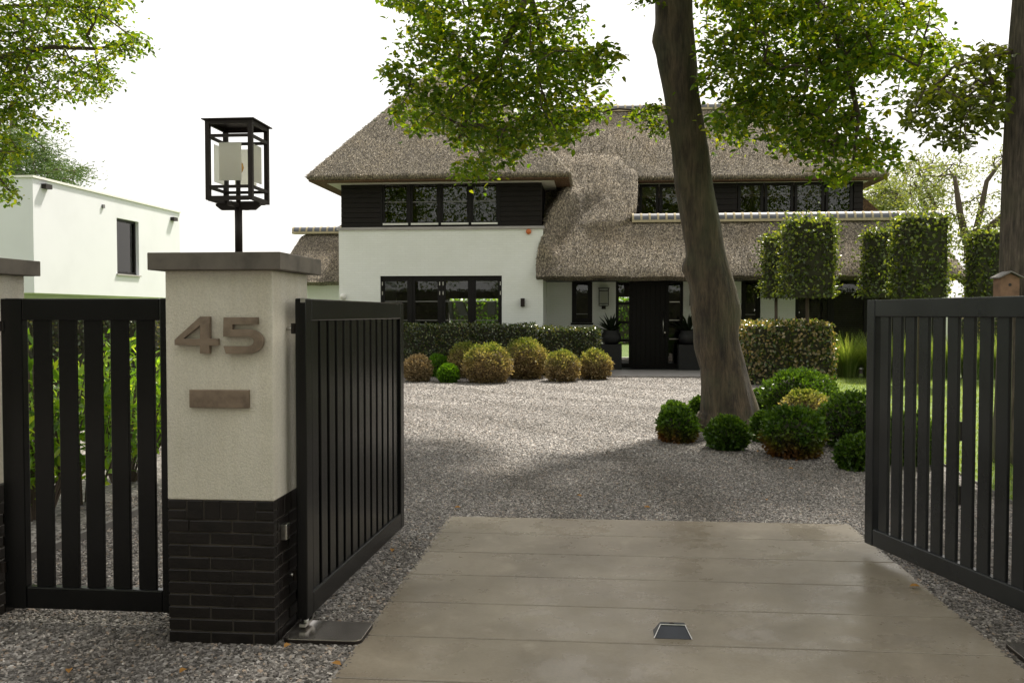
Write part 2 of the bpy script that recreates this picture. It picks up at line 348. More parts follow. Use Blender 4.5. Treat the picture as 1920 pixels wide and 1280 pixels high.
def gravel_sheet():
    m, t, b, o = nodes('grey basalt gravel'); co = world_co(t)
    v = n_(t, 'ShaderNodeTexVoronoi'); v.inputs['Scale'].default_value = 38; t.links.new(co, v.inputs['Vector'])
    bw = n_(t, 'ShaderNodeRGBToBW'); t.links.new(v.outputs['Color'], bw.inputs[0])
    c = ramp(t, bw.outputs[0], [(.15, (.05, .045, .041)), (.45, (.135, .123, .114)), (.7, (.23, .215, .202)), (.9, (.41, .39, .37))])
    c = mixc(t, .5, c, ramp(t, noise(t, co, .6, 5), [(.35, (.75, .74, .72)), (.65, (1.1, 1.1, 1.1))]), 'MULTIPLY')
    t.links.new(tracks(t, c), b.inputs['Base Color']); b.inputs['Roughness'].default_value = .75
    bump(t, b, v.outputs['Distance'], -1.0, .03).invert = True; return m
M['gravel'] = gravel_sheet()
def stone():
    m, t, b, o = nodes('basalt chip'); oi = n_(t, 'ShaderNodeObjectInfo')
    t.links.new(tracks(t, ramp(t, oi.outputs['Random'], [(0, (.04, .036, .032)), (.35, (.098, .087, .078)), (.65, (.17, .155, .142)), (.88, (.30, .28, .26)), (.95, (.25, .18, .125)), (1, (.5, .48, .45))])), b.inputs['Base Color'])
    b.inputs['Roughness'].default_value = .6; return m
M['stone'] = stone()
def lawn_mat():
    m, t, b, o = nodes('mown lawn'); co = world_co(t)
    c = mixc(t, .6, ramp(t, noise(t, co, 1.2, 5), [(.3, (.10, .16, .02)), (.7, (.15, .215, .035))]), ramp(t, noise(t, co, 45, 3, .8), [(.3, (.6, .6, .55)), (.7, (1.2, 1.2, 1.1))]), 'MULTIPLY')
    t.links.new(c, b.inputs['Base Color']); b.inputs['Roughness'].default_value = .8; bump(t, b, noise(t, co, 60, 3), .8, .03); return m
M['lawn'] = lawn_mat()
# ================================================================== SETTING: ground, drive, lawn
def sheet(name, mat, xs, ys, dz, kind='structure'):
    mb = MB(); vs = [(x, y, gz(y) + dz) for y in ys for x in xs]; n = len(xs)
    mb.add(vs, [(j*n+i, j*n+i+1, (j+1)*n+i+1, (j+1)*n+i) for j in range(len(ys)-1) for i in range(n-1)])
    return tag(mb.build(name, mat), kind=kind)
sheet('ground', M['lawn'], [-400, -16, 14, 400], [-300, -20, 8, 24, 60, 600], -.012)
sheet('gravel_drive', M['gravel'], [-16, -5, 0, 5, 11.5], [-8, 0, 4, 8, 12, 16, 20, 23.9], 0)

lawn_edge = [G(1924, 962), G(1896, 944), G(1803, 893), G(1705, 838), G(1625, 792), G(1575, 755), G(1560, 730), G(1556, 709)]
lawn_poly = [(v.x, v.y) for v in lawn_edge] + [(14, 24.2), (14, 7.6)]
lm = bmesh.new()
vv = [lm.verts.new((x, y, gz(y) + .012)) for x, y in lawn_poly]; lm.faces.new(vv)
bmesh.ops.triangulate(lm, faces=lm.faces)
me = bpy.data.meshes.new('lawn'); lm.to_mesh(me); lm.free()
tag(link('lawn', me, M['lawn']), kind='structure')
eb = MB()
for a, b in zip(lawn_edge[:-1], lawn_edge[1:]):
    d = (b-a).normalized(); nrm = Vector((-d.y, d.x, 0))*.004
    eb.add([a-nrm, b-nrm, b+nrm, a+nrm] + [v+Vector((0, 0, .035)) for v in (a-nrm, b-nrm, b+nrm, a+nrm)], [(0,1,2,3),(4,5,6,7),(0,1,5,4),(1,2,6,5),(2,3,7,6),(3,0,4,7)])
tag(eb.build('lawn_edging', M['edging']), 'thin grey steel edging strip between gravel bed and lawn', 'edging')
# lawn turf: short blades in the strip nearest the gate and along the far edge
nb = 60000
c = np.stack([rng.uniform(3.1, 9, nb), 8.2 + 15.6*rng.random(nb)**1.25, np.zeros(nb)], 1)
c = c[inpoly(c[:, :2], lawn_poly)]; nb = len(c); c[:, 2] = np.maximum(0, c[:, 1]-8)*.008 + .01
D = np.stack([rng.normal(0, .35, nb), rng.normal(0, .35, nb), np.ones(nb)], 1)
V, Fq = leaf_arrays(c, D, rng.normal(size=(nb, 3)), rng.uniform(.025, .05, nb), np.full(nb, .012), simple=True)
tag(np_mesh('lawn_grass', V, Fq, M['grass_blade']), 'short green grass blades of the lawn', 'grass', kind='stuff')

# driveway apron of long concrete slabs
apron = tag(box('driveway_apron', M['clay'], None, -1.215, 2.085, 1.5, 7.63, -.1, -.03), kind='structure')
ys = [7.64, 7.06]
while ys[-1] > 2: ys.append(ys[-1] - .577)
for i in range(len(ys)-1):
    w = random.uniform(-.006, .006)
    piece('concrete_slab', M['slab'], apron, -1.235+w, 2.095+w, ys[i+1]+.006, ys[i]-.006, -.06, .010, ch=.004)

# ================================================================== loose gravel stones (instances)
def gravel(name, polys, density, smin, smax, label, seed):
    bm = bmesh.new()
    for poly in polys: bm.faces.new([bm.verts.new((x, y, gz(y)+.004)) for x, y in poly])
    bmesh.ops.triangulate(bm, faces=bm.faces)
    me = bpy.data.meshes.new(name); bm.to_mesh(me); bm.free()
    o = link(name, me, M['gravel']); tag(o, label, 'gravel', kind='stuff')
    g = bpy.data.node_groups.new(name, 'GeometryNodeTree')
    g.interface.new_socket('Geometry', in_out='INPUT', socket_type='NodeSocketGeometry'); g.interface.new_socket('Geometry', in_out='OUTPUT', socket_type='NodeSocketGeometry')
    N = g.nodes.new; L = g.links.new
    gi, go = N('NodeGroupInput'), N('NodeGroupOutput')
    dp = N('GeometryNodeDistributePointsOnFaces'); dp.inputs['Density'].default_value = density; dp.inputs['Seed'].default_value = seed
    ico = N('GeometryNodeMeshIcoSphere'); ico.inputs['Radius'].default_value = 1; ico.inputs['Subdivisions'].default_value = 1
    sp = N('GeometryNodeSetPosition'); nz = N('ShaderNodeTexNoise'); nz.inputs['Scale'].default_value = 1.3
    pos = N('GeometryNodeInputPosition'); L(pos.outputs[0], nz.inputs['Vector'])
    sub = N('ShaderNodeVectorMath'); sub.operation = 'SUBTRACT'; sub.inputs[1].default_value = (.5, .5, .5); L(nz.outputs['Color'], sub.inputs[0])
    sc_ = N('ShaderNodeVectorMath'); sc_.operation = 'SCALE'; sc_.inputs['Scale'].default_value = 1.3; L(sub.outputs[0], sc_.inputs[0])
    L(ico.outputs[0], sp.inputs['Geometry']); L(sc_.outputs[0], sp.inputs['Offset'])
    sm = N('GeometryNodeSetMaterial'); sm.inputs['Material'].default_value = M['stone']; L(sp.outputs[0], sm.inputs[0])
    ip = N('GeometryNodeInstanceOnPoints'); L(dp.outputs['Points'], ip.inputs['Points']); L(sm.outputs[0], ip.inputs['Instance'])
    rr = N('FunctionNodeRandomValue'); rr.data_type = 'FLOAT_VECTOR'; rr.inputs[0].default_value = (-.5, -.5, 0); rr.inputs[1].default_value = (.5, .5, 6.28)
    L(rr.outputs[0], ip.inputs['Rotation'])
    rs = N('FunctionNodeRandomValue'); rs.data_type = 'FLOAT_VECTOR'; rs.inputs[0].default_value = (smin, smin*.6, smin*.45); rs.inputs[1].default_value = (smax, smax*.75, smax*.5); rs.inputs['Seed'].default_value = seed+3
    L(rs.outputs[0], ip.inputs['Scale'])
    jn = N('GeometryNodeJoinGeometry'); L(gi.outputs[0], dp.inputs['Mesh']); L(gi.outputs[0], jn.inputs[0]); L(ip.outputs[0], jn.inputs[0]); L(jn.outputs[0], go.inputs[0])
    md = o.modifiers.new('stones', 'NODES'); md.node_group = g
    return o
gravel('gravel_stones', [[(-4.2, 3.4), (-1.21, 3.4), (-1.205, 7.62), (-4.2, 7.62)], [(2.075, 3.5), (3.9, 3.5), (3.9, 7.62), (2.07, 7.62)]], 3600, .008, .019, 'loose grey basalt chips beside the slabs and pillar', 1)
gravel('gravel_stones', [[(-4.6, 7.621), (3.6, 7.621), (4.6, 10.5), (-3.4, 10.5)]], 3300, .0075, .016, 'loose grey basalt chips beyond the slabs', 2)
gravel('gravel_stones', [[(-5.5, 10.504), (4.0, 10.504), (4.7, 16.5), (-6.5, 16.5)]], 1500, .009, .018, 'loose grey basalt chips around the leaning tree', 3)
gravel('gravel_stones', [[(-7.5, 16.51), (4.3, 16.51), (4.3, 23.7), (-8.5, 23.7)]], 520, .011, .021, 'pale far gravel in front of the house', 4)

# ================================================================== gate pillars
def pillar(x0, x1, y0, y1, label, detail, shelf=None):
    t = thing('gate_pillar', ((x0+x1)/2, (y0+y1)/2, 0), label, 'pillar', 'stuccoed gate pillars')
    zb, zs, zc = .765, 1.965, 2.055
    core = box('brick_base', M['mortar'], t, x0+.006, x1-.006, y0+.006, y1-.006, -.05, zb)
    box('stucco_shaft', M['stucco'], t, x0, x1, y0, y1, zb, zs, bevel=.006)
    box('cap_stone', M['concrete_cap'], t, x0-.065, x1+.065, y0-.062, y1+.062, zs, zc, bevel=.004)
    if not detail: return t
    W = x1-x0; D = y1-y0; j = .009; ch = .0655; dep = .05
    for k in range(11):                                   # running courses, front and both flanks
        z0 = .655 - (k+1)*ch + j; z1 = .655 - k*ch
        bl = (W - 2*j)/2.5; hb = bl/2
        seq = [bl, bl, hb-.0] if k % 2 else [hb, bl, bl]
        x = x0
        for i, l in enumerate(seq):
            e = x1 if i == 2 else x + l
            piece('brick', M['brick'], core, x, e, y0+random.uniform(-.002, .002), y0+dep, z0, z1); x = e + j
        for sx in (0, 1):
            if (sx == 0 and detail == 'right') or (sx == 1 and detail == 'left'): continue
            seq2 = [bl-dep-j, bl, hb] if k % 2 == 0 else [hb-dep-j, bl, bl]
            y = y0 + dep + j
            for i, l in enumerate(seq2):
                e = y1 if i == 2 else y + l
                if e - y < .02: y = e + j; continue
                if sx: piece('brick', M['brick'], core, x1-dep, x1+random.uniform(-.002, .002), y, e, z0, z1)
                else: piece('brick', M['brick'], core, x0+random.uniform(-.002, .002), x0+dep, y, e, z0, z1)
                y = e + j
    # top course: standing bricks between stacked closers
    z0, z1 = .655 + j, zb - .004
    cl = .098
    for a, b in ((x0, x0+cl), (x1-cl, x1)):
        zm = (z0+z1)/2
        piece('brick', M['brick'], core, a, b, y0, y0+dep, z0, zm-j/2); piece('brick', M['brick'], core, a, b, y0, y0+dep, zm+j/2, z1)
    n = 4; w = (W - 2*cl - j*(n+1))/n
    for i in range(n):
        a = x0 + cl + j + i*(w+j); piece('brick', M['brick'], core, a, a+w, y0+random.uniform(-.002, .002), y0+dep, z0, z1)
    n = 5; w = (D - dep - j*n)/n
    for i in range(n):
        a = y0 + dep + j + i*(w+j)
        if detail != 'left': piece('brick', M['brick'], core, x1-dep, x1, a, a+w, z0, z1)
        if detail != 'right': piece('brick', M['brick'], core, x0, x0+dep, a, a+w, z0, z1)
    return t
PX0, PX1, PY0, PY1 = -2.236, -1.660, 4.56, 5.136
pillar(PX0, PX1, PY0, PY1, 'white stucco gate pillar with brick base, bronze house number and lantern on top', 'right')
pillar(-3.97, -3.393, PY0, PY1, 'white stucco gate pillar cut off by the left picture edge', 'right')
pillar(2.64, 3.216, PY0, PY1, 'white stucco gate pillar carrying the right gate leaf', 'left')

# house number, plate, intercom
def extrude(name, mat, loops, thick, y, parent=None, root=None):
    """loops in photo pixels on the pillar face -> upright solid; loops[0] outline, the rest holes"""
    from mathutils.geometry import tessellate_polygon
    pts = [[P(a, b, y) for a, b in lp] for lp in loops]; flat = [p for lp in pts for p in lp]
    tris = tessellate_polygon([[Vector((p.x, p.z, 0)) for p in lp] for lp in pts]); n = len(flat)
    mb = MB(); fs = [tuple(t_) for t_ in tris] + [tuple(i+n for i in reversed(t_)) for t_ in tris]; b = 0
    for lp in pts:
        k = len(lp); fs += [(b+i, b+(i+1) % k, n+b+(i+1) % k, n+b+i) for i in range(k)]; b += k
    mb.add([(p.x, y, p.z) for p in flat] + [(p.x, y+thick, p.z) for p in flat], fs)
    return mb.build(name, mat, bevel=.003, seg=2)
def z2(l): return [(a/2.667, 540+b/2.667) for a, b in l]
four = [z2([(1000,142),(1047,142),(1047,252),(1089,254),(1089,286),(1046,287),(1046,328),(999,327),(999,286),(872,285),(872,258)]), z2([(999,186),(999,253),(916,253)])]
def arc(cx, cy, rx, ry, a0, a1, n=12): return [(cx+rx*math.cos(math.radians(a0+(a1-a0)*i/n)), cy-ry*math.sin(math.radians(a0+(a1-a0)*i/n))) for i in range(n+1)]
five = [z2([(1117,146),(1285,146),(1285,181),(1163,181),(1160,206),(1236,206)] + arc(1240,267,75,62,88,-88,16) + [(1128,328),(1117,290),(1232,290)] + arc(1236,266,32,24,-85,85,8) + [(1228,242),(1115,243)])]
tag(extrude('house_number', M['bronze'], four, .028, PY0-.036), 'bronze numeral four, left figure of the house number on the pillar', 'number', 'bronze house number')
tag(extrude('house_number', M['bronze'], five, .028, PY0-.036), 'bronze numeral five, right figure of the house number on the pillar', 'number', 'bronze house number')
for s, nm in ((1023, 0), (1000, 0)): pass
a, b = P(355, 764, PY0-.02), P(466, 731, PY0-.02)
lp = thing('letter_plate', ((a.x+b.x)/2, PY0, a.z), 'flat bronze letter slot plate below the house number', 'letter plate')
box('plate', M['bronze'], lp, a.x, b.x, PY0-.022, PY0+.004, a.z, b.z, bevel=.003)
c1 = P(447, 741, PY0-.024)
MB().tube([(c1.x, PY0-.024, c1.z), (c1.x, PY0-.021, c1.z)], .007, 12).build('lock_button', M['bronze'], lp, bevel=0)
ic = thing('gate_sensor', (PX1, 4.69, .55), 'small grey sensor box on the brick flank of the numbered pillar', 'sensor')
box('housing', M['steel'], ic, PX1-.004, PX1+.032, 4.66, 4.72, .535, .62, bevel=.006)
box('lens', M['black_metal'], ic, PX1+.028, PX1+.036, 4.675, 4.705, .55, .605, bevel=.003)

# ================================================================== lantern on the pillar
LX, LY = -1.952, 4.847
zl0, zl1 = P(387, 374.6, LY-.13).z, P(387, 224, LY-.13).z
lt = thing('pillar_lantern', (LX, LY, 2.055), 'tall dark brown square lantern on a post above the numbered pillar', 'lantern')
MB().tube([(LX, LY, 2.05), (LX, LY, zl0-.03)], .0205, 14).build('post', M['black_metal'], lt, smooth=True)
h = .130; r_ = .012
MB().prism([(LX-.125, zl0-.006), (LX-.125, zl0-.018), (LX-.095, zl0-.042), (LX+.095, zl0-.042), (LX+.125, zl0-.018), (LX+.125, zl0-.006)], LY-.012, LY+.012).build('cradle', M['black_metal'], lt)
box('cradle', M['black_metal'], lt, LX-.011, LX+.011, LY-.125, LY-.0125, zl0-.03, zl0-.006)
box('cradle', M['black_metal'], lt, LX-.011, LX+.011, LY+.0125, LY+.125, zl0-.03, zl0-.006)
for sx in (-1, 1):
    for sy in (-1, 1):
        cx, cy = LX+sx*(h-r_), LY+sy*(h-r_)
        box('corner_post', M['black_metal'], lt, cx-r_, cx+r_, cy-r_, cy+r_, zl0, zl1-.002)
H_ = zl1 - zl0
for zc, hh in ((.022, .024), (.165, .016), (.80, .016), (.975, .026)):
    z0 = zl0 + H_*zc - hh/2; z1 = z0 + hh
    for s in (-1, 1):
        y = LY + s*(h-.008); box('rail', M['black_metal'], lt, LX-h+2*r_, LX+h-2*r_, y-.006, y+.006, z0, z1)
        x = LX + s*(h-.008); box('rail', M['black_metal'], lt, x-.006, x+.006, LY-h+2*r_, LY+h-2*r_, z0, z1)
MB().add([(LX-h-.014, LY-h-.014, zl1-.002), (LX+h+.014, LY-h-.014, zl1-.002), (LX+h+.014, LY+h+.014, zl1-.002), (LX-h-.014, LY+h+.014, zl1-.002),
          (LX-h-.014, LY-h-.014, zl1+.004), (LX+h+.014, LY-h-.014, zl1+.004), (LX+h+.014, LY+h+.014, zl1+.004), (LX-h-.014, LY+h+.014, zl1+.004), (LX, LY, zl1+.016)],
         [(3,2,1,0),(0,1,5,4),(1,2,6,5),(2,3,7,6),(3,0,4,7),(4,5,8),(5,6,8),(6,7,8),(7,4,8)]).build('roof_plate', M['black_metal'], lt)
pz0, pz1 = zl0+H_*.245, zl0+H_*.72
for s in (-1, 1):
    y = LY + s*(h-.022); box('frosted_pane', M['frosted'], lt, LX-.062, LX+.062, y-.002, y+.002, pz0, pz1)
    x = LX + s*(h-.022); box('frosted_pane', M['frosted'], lt, x-.002, x+.002, LY-.062, LY+.062, pz0, pz1)
MB().tube([(LX, LY, zl0-.03), (LX, LY, zl0+H_*.33)], .013, 10).build('lamp_holder', M['black_metal'], lt, smooth=True)
MB().lathe((LX, LY, zl0+H_*.33), [(.012, 0), (.014, .012), (.026, .032), (.031, .05), (.027, .07), (.012, .083), (.002, .086)], 14).build('bulb', M['bulb'], lt, smooth=True)

# ================================================================== gates
def gate_leaf(name, loc, rz, L, y0, label, mat, group, n, z0=.085, z1=1.822, stile=(.10, .10), rail=(.125, .122), sl=.102, at=None):
    t = thing(name, loc, label, 'gate', group, rz); th = .06; y1 = y0 + th
    box('stile', mat, t, 0, stile[0], y0, y1, z0, z1, bevel=.007, local=True)
    box('stile', mat, t, L-stile[1], L, y0, y1, z0, z1, bevel=.007, local=True)
    box('top_rail', mat, t, stile[0]+.0005, L-stile[1]-.0005, y0+.001, y1-.001, z1-rail[1], z1-.001, bevel=.007, local=True)
    box('bottom_rail', mat, t, stile[0]+.0005, L-stile[1]-.0005, y0+.001, y1-.001, z0+.001, z0+rail[0], bevel=.009, local=True)
    inner = L - stile[0] - stile[1]; gap = (inner - n*sl)/(n+1)
    for i in range(n):
        x = at[i] if at else stile[0] + gap + i*(sl+gap)
        piece('slat', mat, t, x, x+sl, y0+.018, y1-.018, z0+rail[0]-.004, z1-rail[1]+.004, local=True, ch=.0035)
    return t
def hinge(t, x, y, z, L=.09, side=-1):
    MB().tube([(x, y, z-.028), (x, y, z+.028)], .016, 12).build('hinge', M['black_metal'], t, local=True, smooth=False)
    MB().tube([(x, y, z), (x, y+side*L, z)], .009, 10).build('hinge_bolt', M['steel'], t, local=True, smooth=True)
# left driveway leaf, standing open along the drive
dirv = Vector((.066, 2.138)); rz = math.atan2(dirv.y, dirv.x)
lg = gate_leaf('driveway_gate', (-1.5415, 4.735, 0), rz, 2.19, 0, 'black slatted gate leaf standing open beside the numbered pillar', M['gate'], 'driveway gate leaves', 13)
for z in (1.66, .32): hinge(lg, .035, .078, z, .05, 1)
box('end_cap', M['steel'], lg, -.0015, .03, .002, .028, 1.80, 1.8235, local=True)
MB().tube([(.05, .03, .085), (.05, .03, .04)], .018, 12).build('pivot_pin', M['steel'], lg, local=True, smooth=True)
MB().prism([(.0, .045), (.12, .045), (.16, .085), (.13, .085), (.10, .062), (.0, .062)], .012, .048).build('pivot_arm', M['steel'], lg, local=True)
# right driveway leaf
f_ = Vector((1.947, 6.723)); h_ = f_ + Vector((.264, -.964)) * 2.14; d2 = f_ - h_
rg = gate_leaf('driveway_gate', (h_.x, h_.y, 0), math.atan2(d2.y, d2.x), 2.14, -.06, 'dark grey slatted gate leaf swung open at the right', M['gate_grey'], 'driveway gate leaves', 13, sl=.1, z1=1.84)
box('closing_profile', M['gate_grey'], rg, 2.1405, 2.158, -.045, -.015, .085, 1.828, bevel=.003, local=True)
for z in (1.66, .32): hinge(rg, .035, -.078, z, .05, -1)
for z in (.55, .95): box('rear_bracket', M['black_metal'], rg, 1.20, 1.24, -.085, -.0605, z, z+.12, local=True)
# pedestrian gate between the pillars
pg = gate_leaf('garden_gate', (-3.300, 4.775, 0), 0, 1.09, 0, 'black slatted garden gate between the two white pillars', M['gate'], None, 5, z0=.085, z1=1.825, stile=(PX(41, 4.78)+3.30, 1.09-(PX(299, 4.78)+3.30)), sl=.103, at=[PX(a, 4.80)+3.30 for a in (62, 109.5, 157, 206.5, 255)])
for z in (1.67, .32): hinge(pg, .0, -.012, z, .0, 1)
box('hinge_strap', M['steel'], pg, -.02, .02, -.006, -.001, 1.645, 1.695, local=True)
box('end_cap', M['steel'], pg, .0, .03, .002, .028, 1.803, 1.8265, local=True)
bmk = MB().lathe((0, 0, 0), [(.006, 0), (.007, .02), (.02, .026), (.026, .04), (.022, .054), (.008, .062)], 16)
bmk.v = [(x + 1.03, -z, y + 1.005) for x, y, z in bmk.v]
bmk.build('knob', simple('satin chrome', (.75, .73, .7), .3, .6, var=.05), pg, local=True, smooth=True)
# lids of the gate motors in the ground, gate stop
def lid(x0, x1, y0, y1, label):
    t = thing('motor_lid', ((x0+x1)/2, (y0+y1)/2, 0), label, 'ground lid', 'steel lids of the gate motors'); r = .045
    poly = [(cx+r*math.cos(a), cy+r*math.sin(a)) for cx, cy, a0 in ((x1-r, y1-r, 0), (x0+r, y1-r, 1), (x0+r, y0+r, 2), (x1-r, y0+r, 3)) for a in [math.pi/2*(a0+i/5) for i in range(6)]]
    MB().hprism(poly, -.02, .022).build('frame', M['black_metal'], t)
    k = .985; cx, cy = (x0+x1)/2, (y0+y1)/2
    MB().hprism([(cx+(x-cx)*k, cy+(y-cy)*k) for x, y in poly], .0225, .030).build('cover', M['lid'], t, bevel=.002)
M['lid'] = simple('dull stainless lid', (.36, .33, .30), .22, .9, var=.3, scale=5)
lid(-1.64, -1.215, 4.60, 4.90, 'rounded steel ground lid under the hinge of the left gate leaf')
lid(2.13, 2.56, 4.60, 4.90, 'rounded steel ground lid at the lower right corner')
sp_ = G(1262, 1201)
st = thing('gate_stop', (sp_.x, sp_.y, .01), 'black wedge gate stop with pale edges on the concrete slab', 'gate stop')
x, y = sp_.x, sp_.y+.0; w, d, hgt = .10, .13, .055
MB().add([(x-w,y,.010),(x+w,y,.010),(x+w,y+d,.010),(x-w,y+d,.010),(x-w*.62,y+.06,.010+hgt),(x+w*.68,y+.06,.010+hgt),(x+w*.68,y+d-.02,.010+hgt),(x-w*.62,y+d-.02,.010+hgt)],
         [(3,2,1,0),(4,5,6,7),(0,1,5,4),(1,2,6,5),(2,3,7,6),(3,0,4,7)]).build('wedge', M['stopm'] if 'stopm' in M else simple('worn black cast metal', (.03, .034, .042), .4, .3), st, bevel=.004)
for s in (-1, 1):  # thin pale rods along the front edges of the wedge
    b0 = Vector((x+s*w, y-.001, .012)); b1 = Vector((x+(s*w*.68 if s > 0 else -w*.62), y+.059, .0125+hgt))
    MB().tube([b0, b1], .003, 6).build('pale_edge', M['steel'], st)
MB().tube([(x-w*.62, y+.058, .0125+hgt), (x+w*.68, y+.058, .0125+hgt)], .003, 6).build('pale_edge', M['steel'], st)
MB().tube([(x, y+.09, .01+hgt-.002), (x, y+.09, .01+hgt+.002)], .013, 12).build('bolt', M['black_metal'], st)
# ================================================================== THE HOUSE
HG = .128                                                  # floor level at the house
WY = 25.0                                                  # front of the white wing
WX0, WX1 = PX(636, WY), PX(1018, WY)
house = thing('thatched_house', ((WX0+8)/2, 27, HG), 'white house with thatched hip roofs, black timber upper storey and window bands', 'house')

def wall_open(name, mat, X0, X1, z0, z1, Y0, Y1, ops, parent=house):
    xs = sorted({X0, X1, *[o[0] for o in ops], *[o[1] for o in ops]}); zs = sorted({z0, z1, *[o[2] for o in ops], *[o[3] for o in ops]})
    xs = [x for x in xs if X0 <= x <= X1]; zs = [z for z in zs if z0 <= z <= z1]
    def solid(i, j):
        if i < 0 or j < 0 or i >= len(xs)-1 or j >= len(zs)-1: return False
        cx, cz = (xs[i]+xs[i+1])/2, (zs[j]+zs[j+1])/2
        return not any(o[0] < cx < o[1] and o[2] < cz < o[3] for o in ops)
    mb = MB()
    for i in range(len(xs)-1):
        for j in range(len(zs)-1):
            if not solid(i, j): continue
            a, b, c, d = xs[i], xs[i+1], zs[j], zs[j+1]
            mb.add([(a,Y0,c),(b,Y0,c),(b,Y0,d),(a,Y0,d)], [(0,1,2,3)]); mb.add([(a,Y1,c),(b,Y1,c),(b,Y1,d),(a,Y1,d)], [(3,2,1,0)])
            if not solid(i-1, j): mb.add([(a,Y0,c),(a,Y0,d),(a,Y1,d),(a,Y1,c)], [(0,1,2,3)])
            if not solid(i+1, j): mb.add([(b,Y0,c),(b,Y1,c),(b,Y1,d),(b,Y0,d)], [(0,1,2,3)])
            if not solid(i, j-1): mb.add([(a,Y0,c),(a,Y1,c),(b,Y1,c),(b,Y0,c)], [(0,1,2,3)])
            if not solid(i, j+1): mb.add([(a,Y0,d),(b,Y0,d),(b,Y1,d),(a,Y1,d)], [(0,1,2,3)])
    return mb.build(name, mat, parent)
def casement(x0, x1, z0, z1, Y, fw=.07, bars=(), hinges=None, sill=False, glass_m=None):
    mb = MB(); a, b = x0+fw, x1-fw; c, d = z0+fw, z1-fw
    mb.box(x0, x1, Y, Y+.07, z0, c); mb.box(x0, x1, Y, Y+.07, d, z1); mb.box(x0, a, Y+.001, Y+.069, c, d); mb.box(b, x1, Y+.001, Y+.069, c, d)
    w = mb.build('window', M['dark_wood'], house)
    zz = [c] + sorted(bars) + [d]
    for i in range(len(zz)-1):
        box('pane', glass_m or M['glass'], w, a, b, Y+.036, Y+.044, zz[i]+(.012 if i else 0), zz[i+1]-(.012 if i < len(zz)-2 else 0))
    for z in bars: box('glazing_bar', M['bar'], w, a, b, Y+.012, Y+.058, z-.012, z+.012)
    if sill: box('sill', M['white_trim'], w, x0+.01, x1-.01, Y-.035, Y-.001, z0-.02, z0+.03)
    if hinges:
        hx = x0+.012 if hinges == 'l' else x1-.012
        for f in (.93, .80): box('hinge', M['steel'], w, hx-.012, hx+.012, Y-.02, Y-.001, z0+(z1-z0)*f-.05, z0+(z1-z0)*f+.05)
    return w
M['bar'] = simple('grey glazing bar', (.16, .155, .15), .3, .3)  # grey; on the glazing bars it paints in highlights on dark timber

# ---- white wing, ground floor
zwt = PZ(428, WY)
gx0, gx1 = PX(713, WY), PX(941, WY); gz1 = PZ(516, WY); gz0 = .62
wall_open('wing_wall', M['wall'], WX0, WX1, -.1, zwt, WY, WY+.3, [(gx0, gx1, gz0, gz1)])
box('wing_wall', M['wall'], house, WX0, WX0+.3, WY+.3005, 33.5, -.1, zwt)
box('wing_wall', M['wall'], house, WX1-.3, WX1, WY+.3005, 33.5, -.1, zwt)
box('wall_coping', M['porch'], house, WX0-.05, WX1+.03, WY-.05, WY+.35, zwt+.001, zwt+.075, bevel=.006)
f = .07
mb = MB(); mb.box(gx0, gx1, WY+.06, WY+.17, gz1-f, gz1-.001); mb.box(gx0, gx1, WY+.06, WY+.17, gz0+.001, gz0+f)
gm = [gx0, PX(770, WY), PX(827, WY), PX(884, WY), gx1]
for i, x in enumerate(gm): mb.box(x+(.001 if i == 0 else -.035), x+(.035 if i < 4 else -.001), WY+.061, WY+.169, gz0+f, gz1-f)
mb.build('window_frame', M['dark_wood'], house)
for i in range(4):
    casement(gm[i]+.036, gm[i+1]-.036, gz0+f+.001, gz1-f-.001, WY+.075, .075, [PZ(564.5, WY), PZ(600.5, WY), 1.0], 'l' if i in (0, 2) else 'r')
box('window_sill', M['porch'], house, gx0-.04, gx1+.04, WY-.05, WY+.058, gz0-.06, gz0-.001)
# ---- wing, timber-clad upper floor
WE = 24.3; zwe = P(800, 331, WE).z
CY_ = WY+.06
ux0, ux1 = PX(716, CY_), PX(936, CY_); uz0, uz1 = PZ(419.5, CY_), PZ(337, CY_)
CX0, CX1 = PX(641, CY_), PX(1015, CY_)
wall_open('upper_wall', M['clad'], CX0, CX1, zwt+.077, zwe+.02, CY_+.022, CY_+.25, [(ux0, ux1, uz0, uz1)])
box('upper_wall', M['clad'], house, CX0, CX0+.2, CY_+.251, 33.4, zwt+.077, zwe+.02)
box('upper_wall', M['clad'], house, CX1-.2, CX1, CY_+.251, 33.4, zwt+.077, zwe+.02)
nb = 9; bh = (zwe - .05 - (zwt+.08))/nb
for k in range(nb):
    z0 = zwt+.082+k*bh
    piece('cladding_board', M['clad'], house, CX0-.004, ux0-.03, CY_-.006+.003*(k % 2), CY_+.020, z0, z0+bh-.009)
    piece('cladding_board', M['clad'], house, ux1+.03, CX1+.004, CY_-.006+.003*(k % 2), CY_+.020, z0, z0+bh-.009)
um = [ux0, PX(768.5, CY_), PX(825, CY_), PX(881.5, CY_), ux1]
mb = MB()
for i, x in enumerate(um): mb.box(x-.03, x+.03, CY_-.012, CY_+.10, uz0-.03, uz1+.03)
mb.box(ux0+.03, ux1-.03, CY_-.011, CY_+.10, uz1-.02, uz1+.031)
mb.build('window_frame', M['dark_wood'], house)
for i in range(4): casement(um[i]+.031, um[i+1]-.031, uz0+.031, uz1-.021, CY_+.012, .06, [(uz0+uz1)/2+.05], None, True)
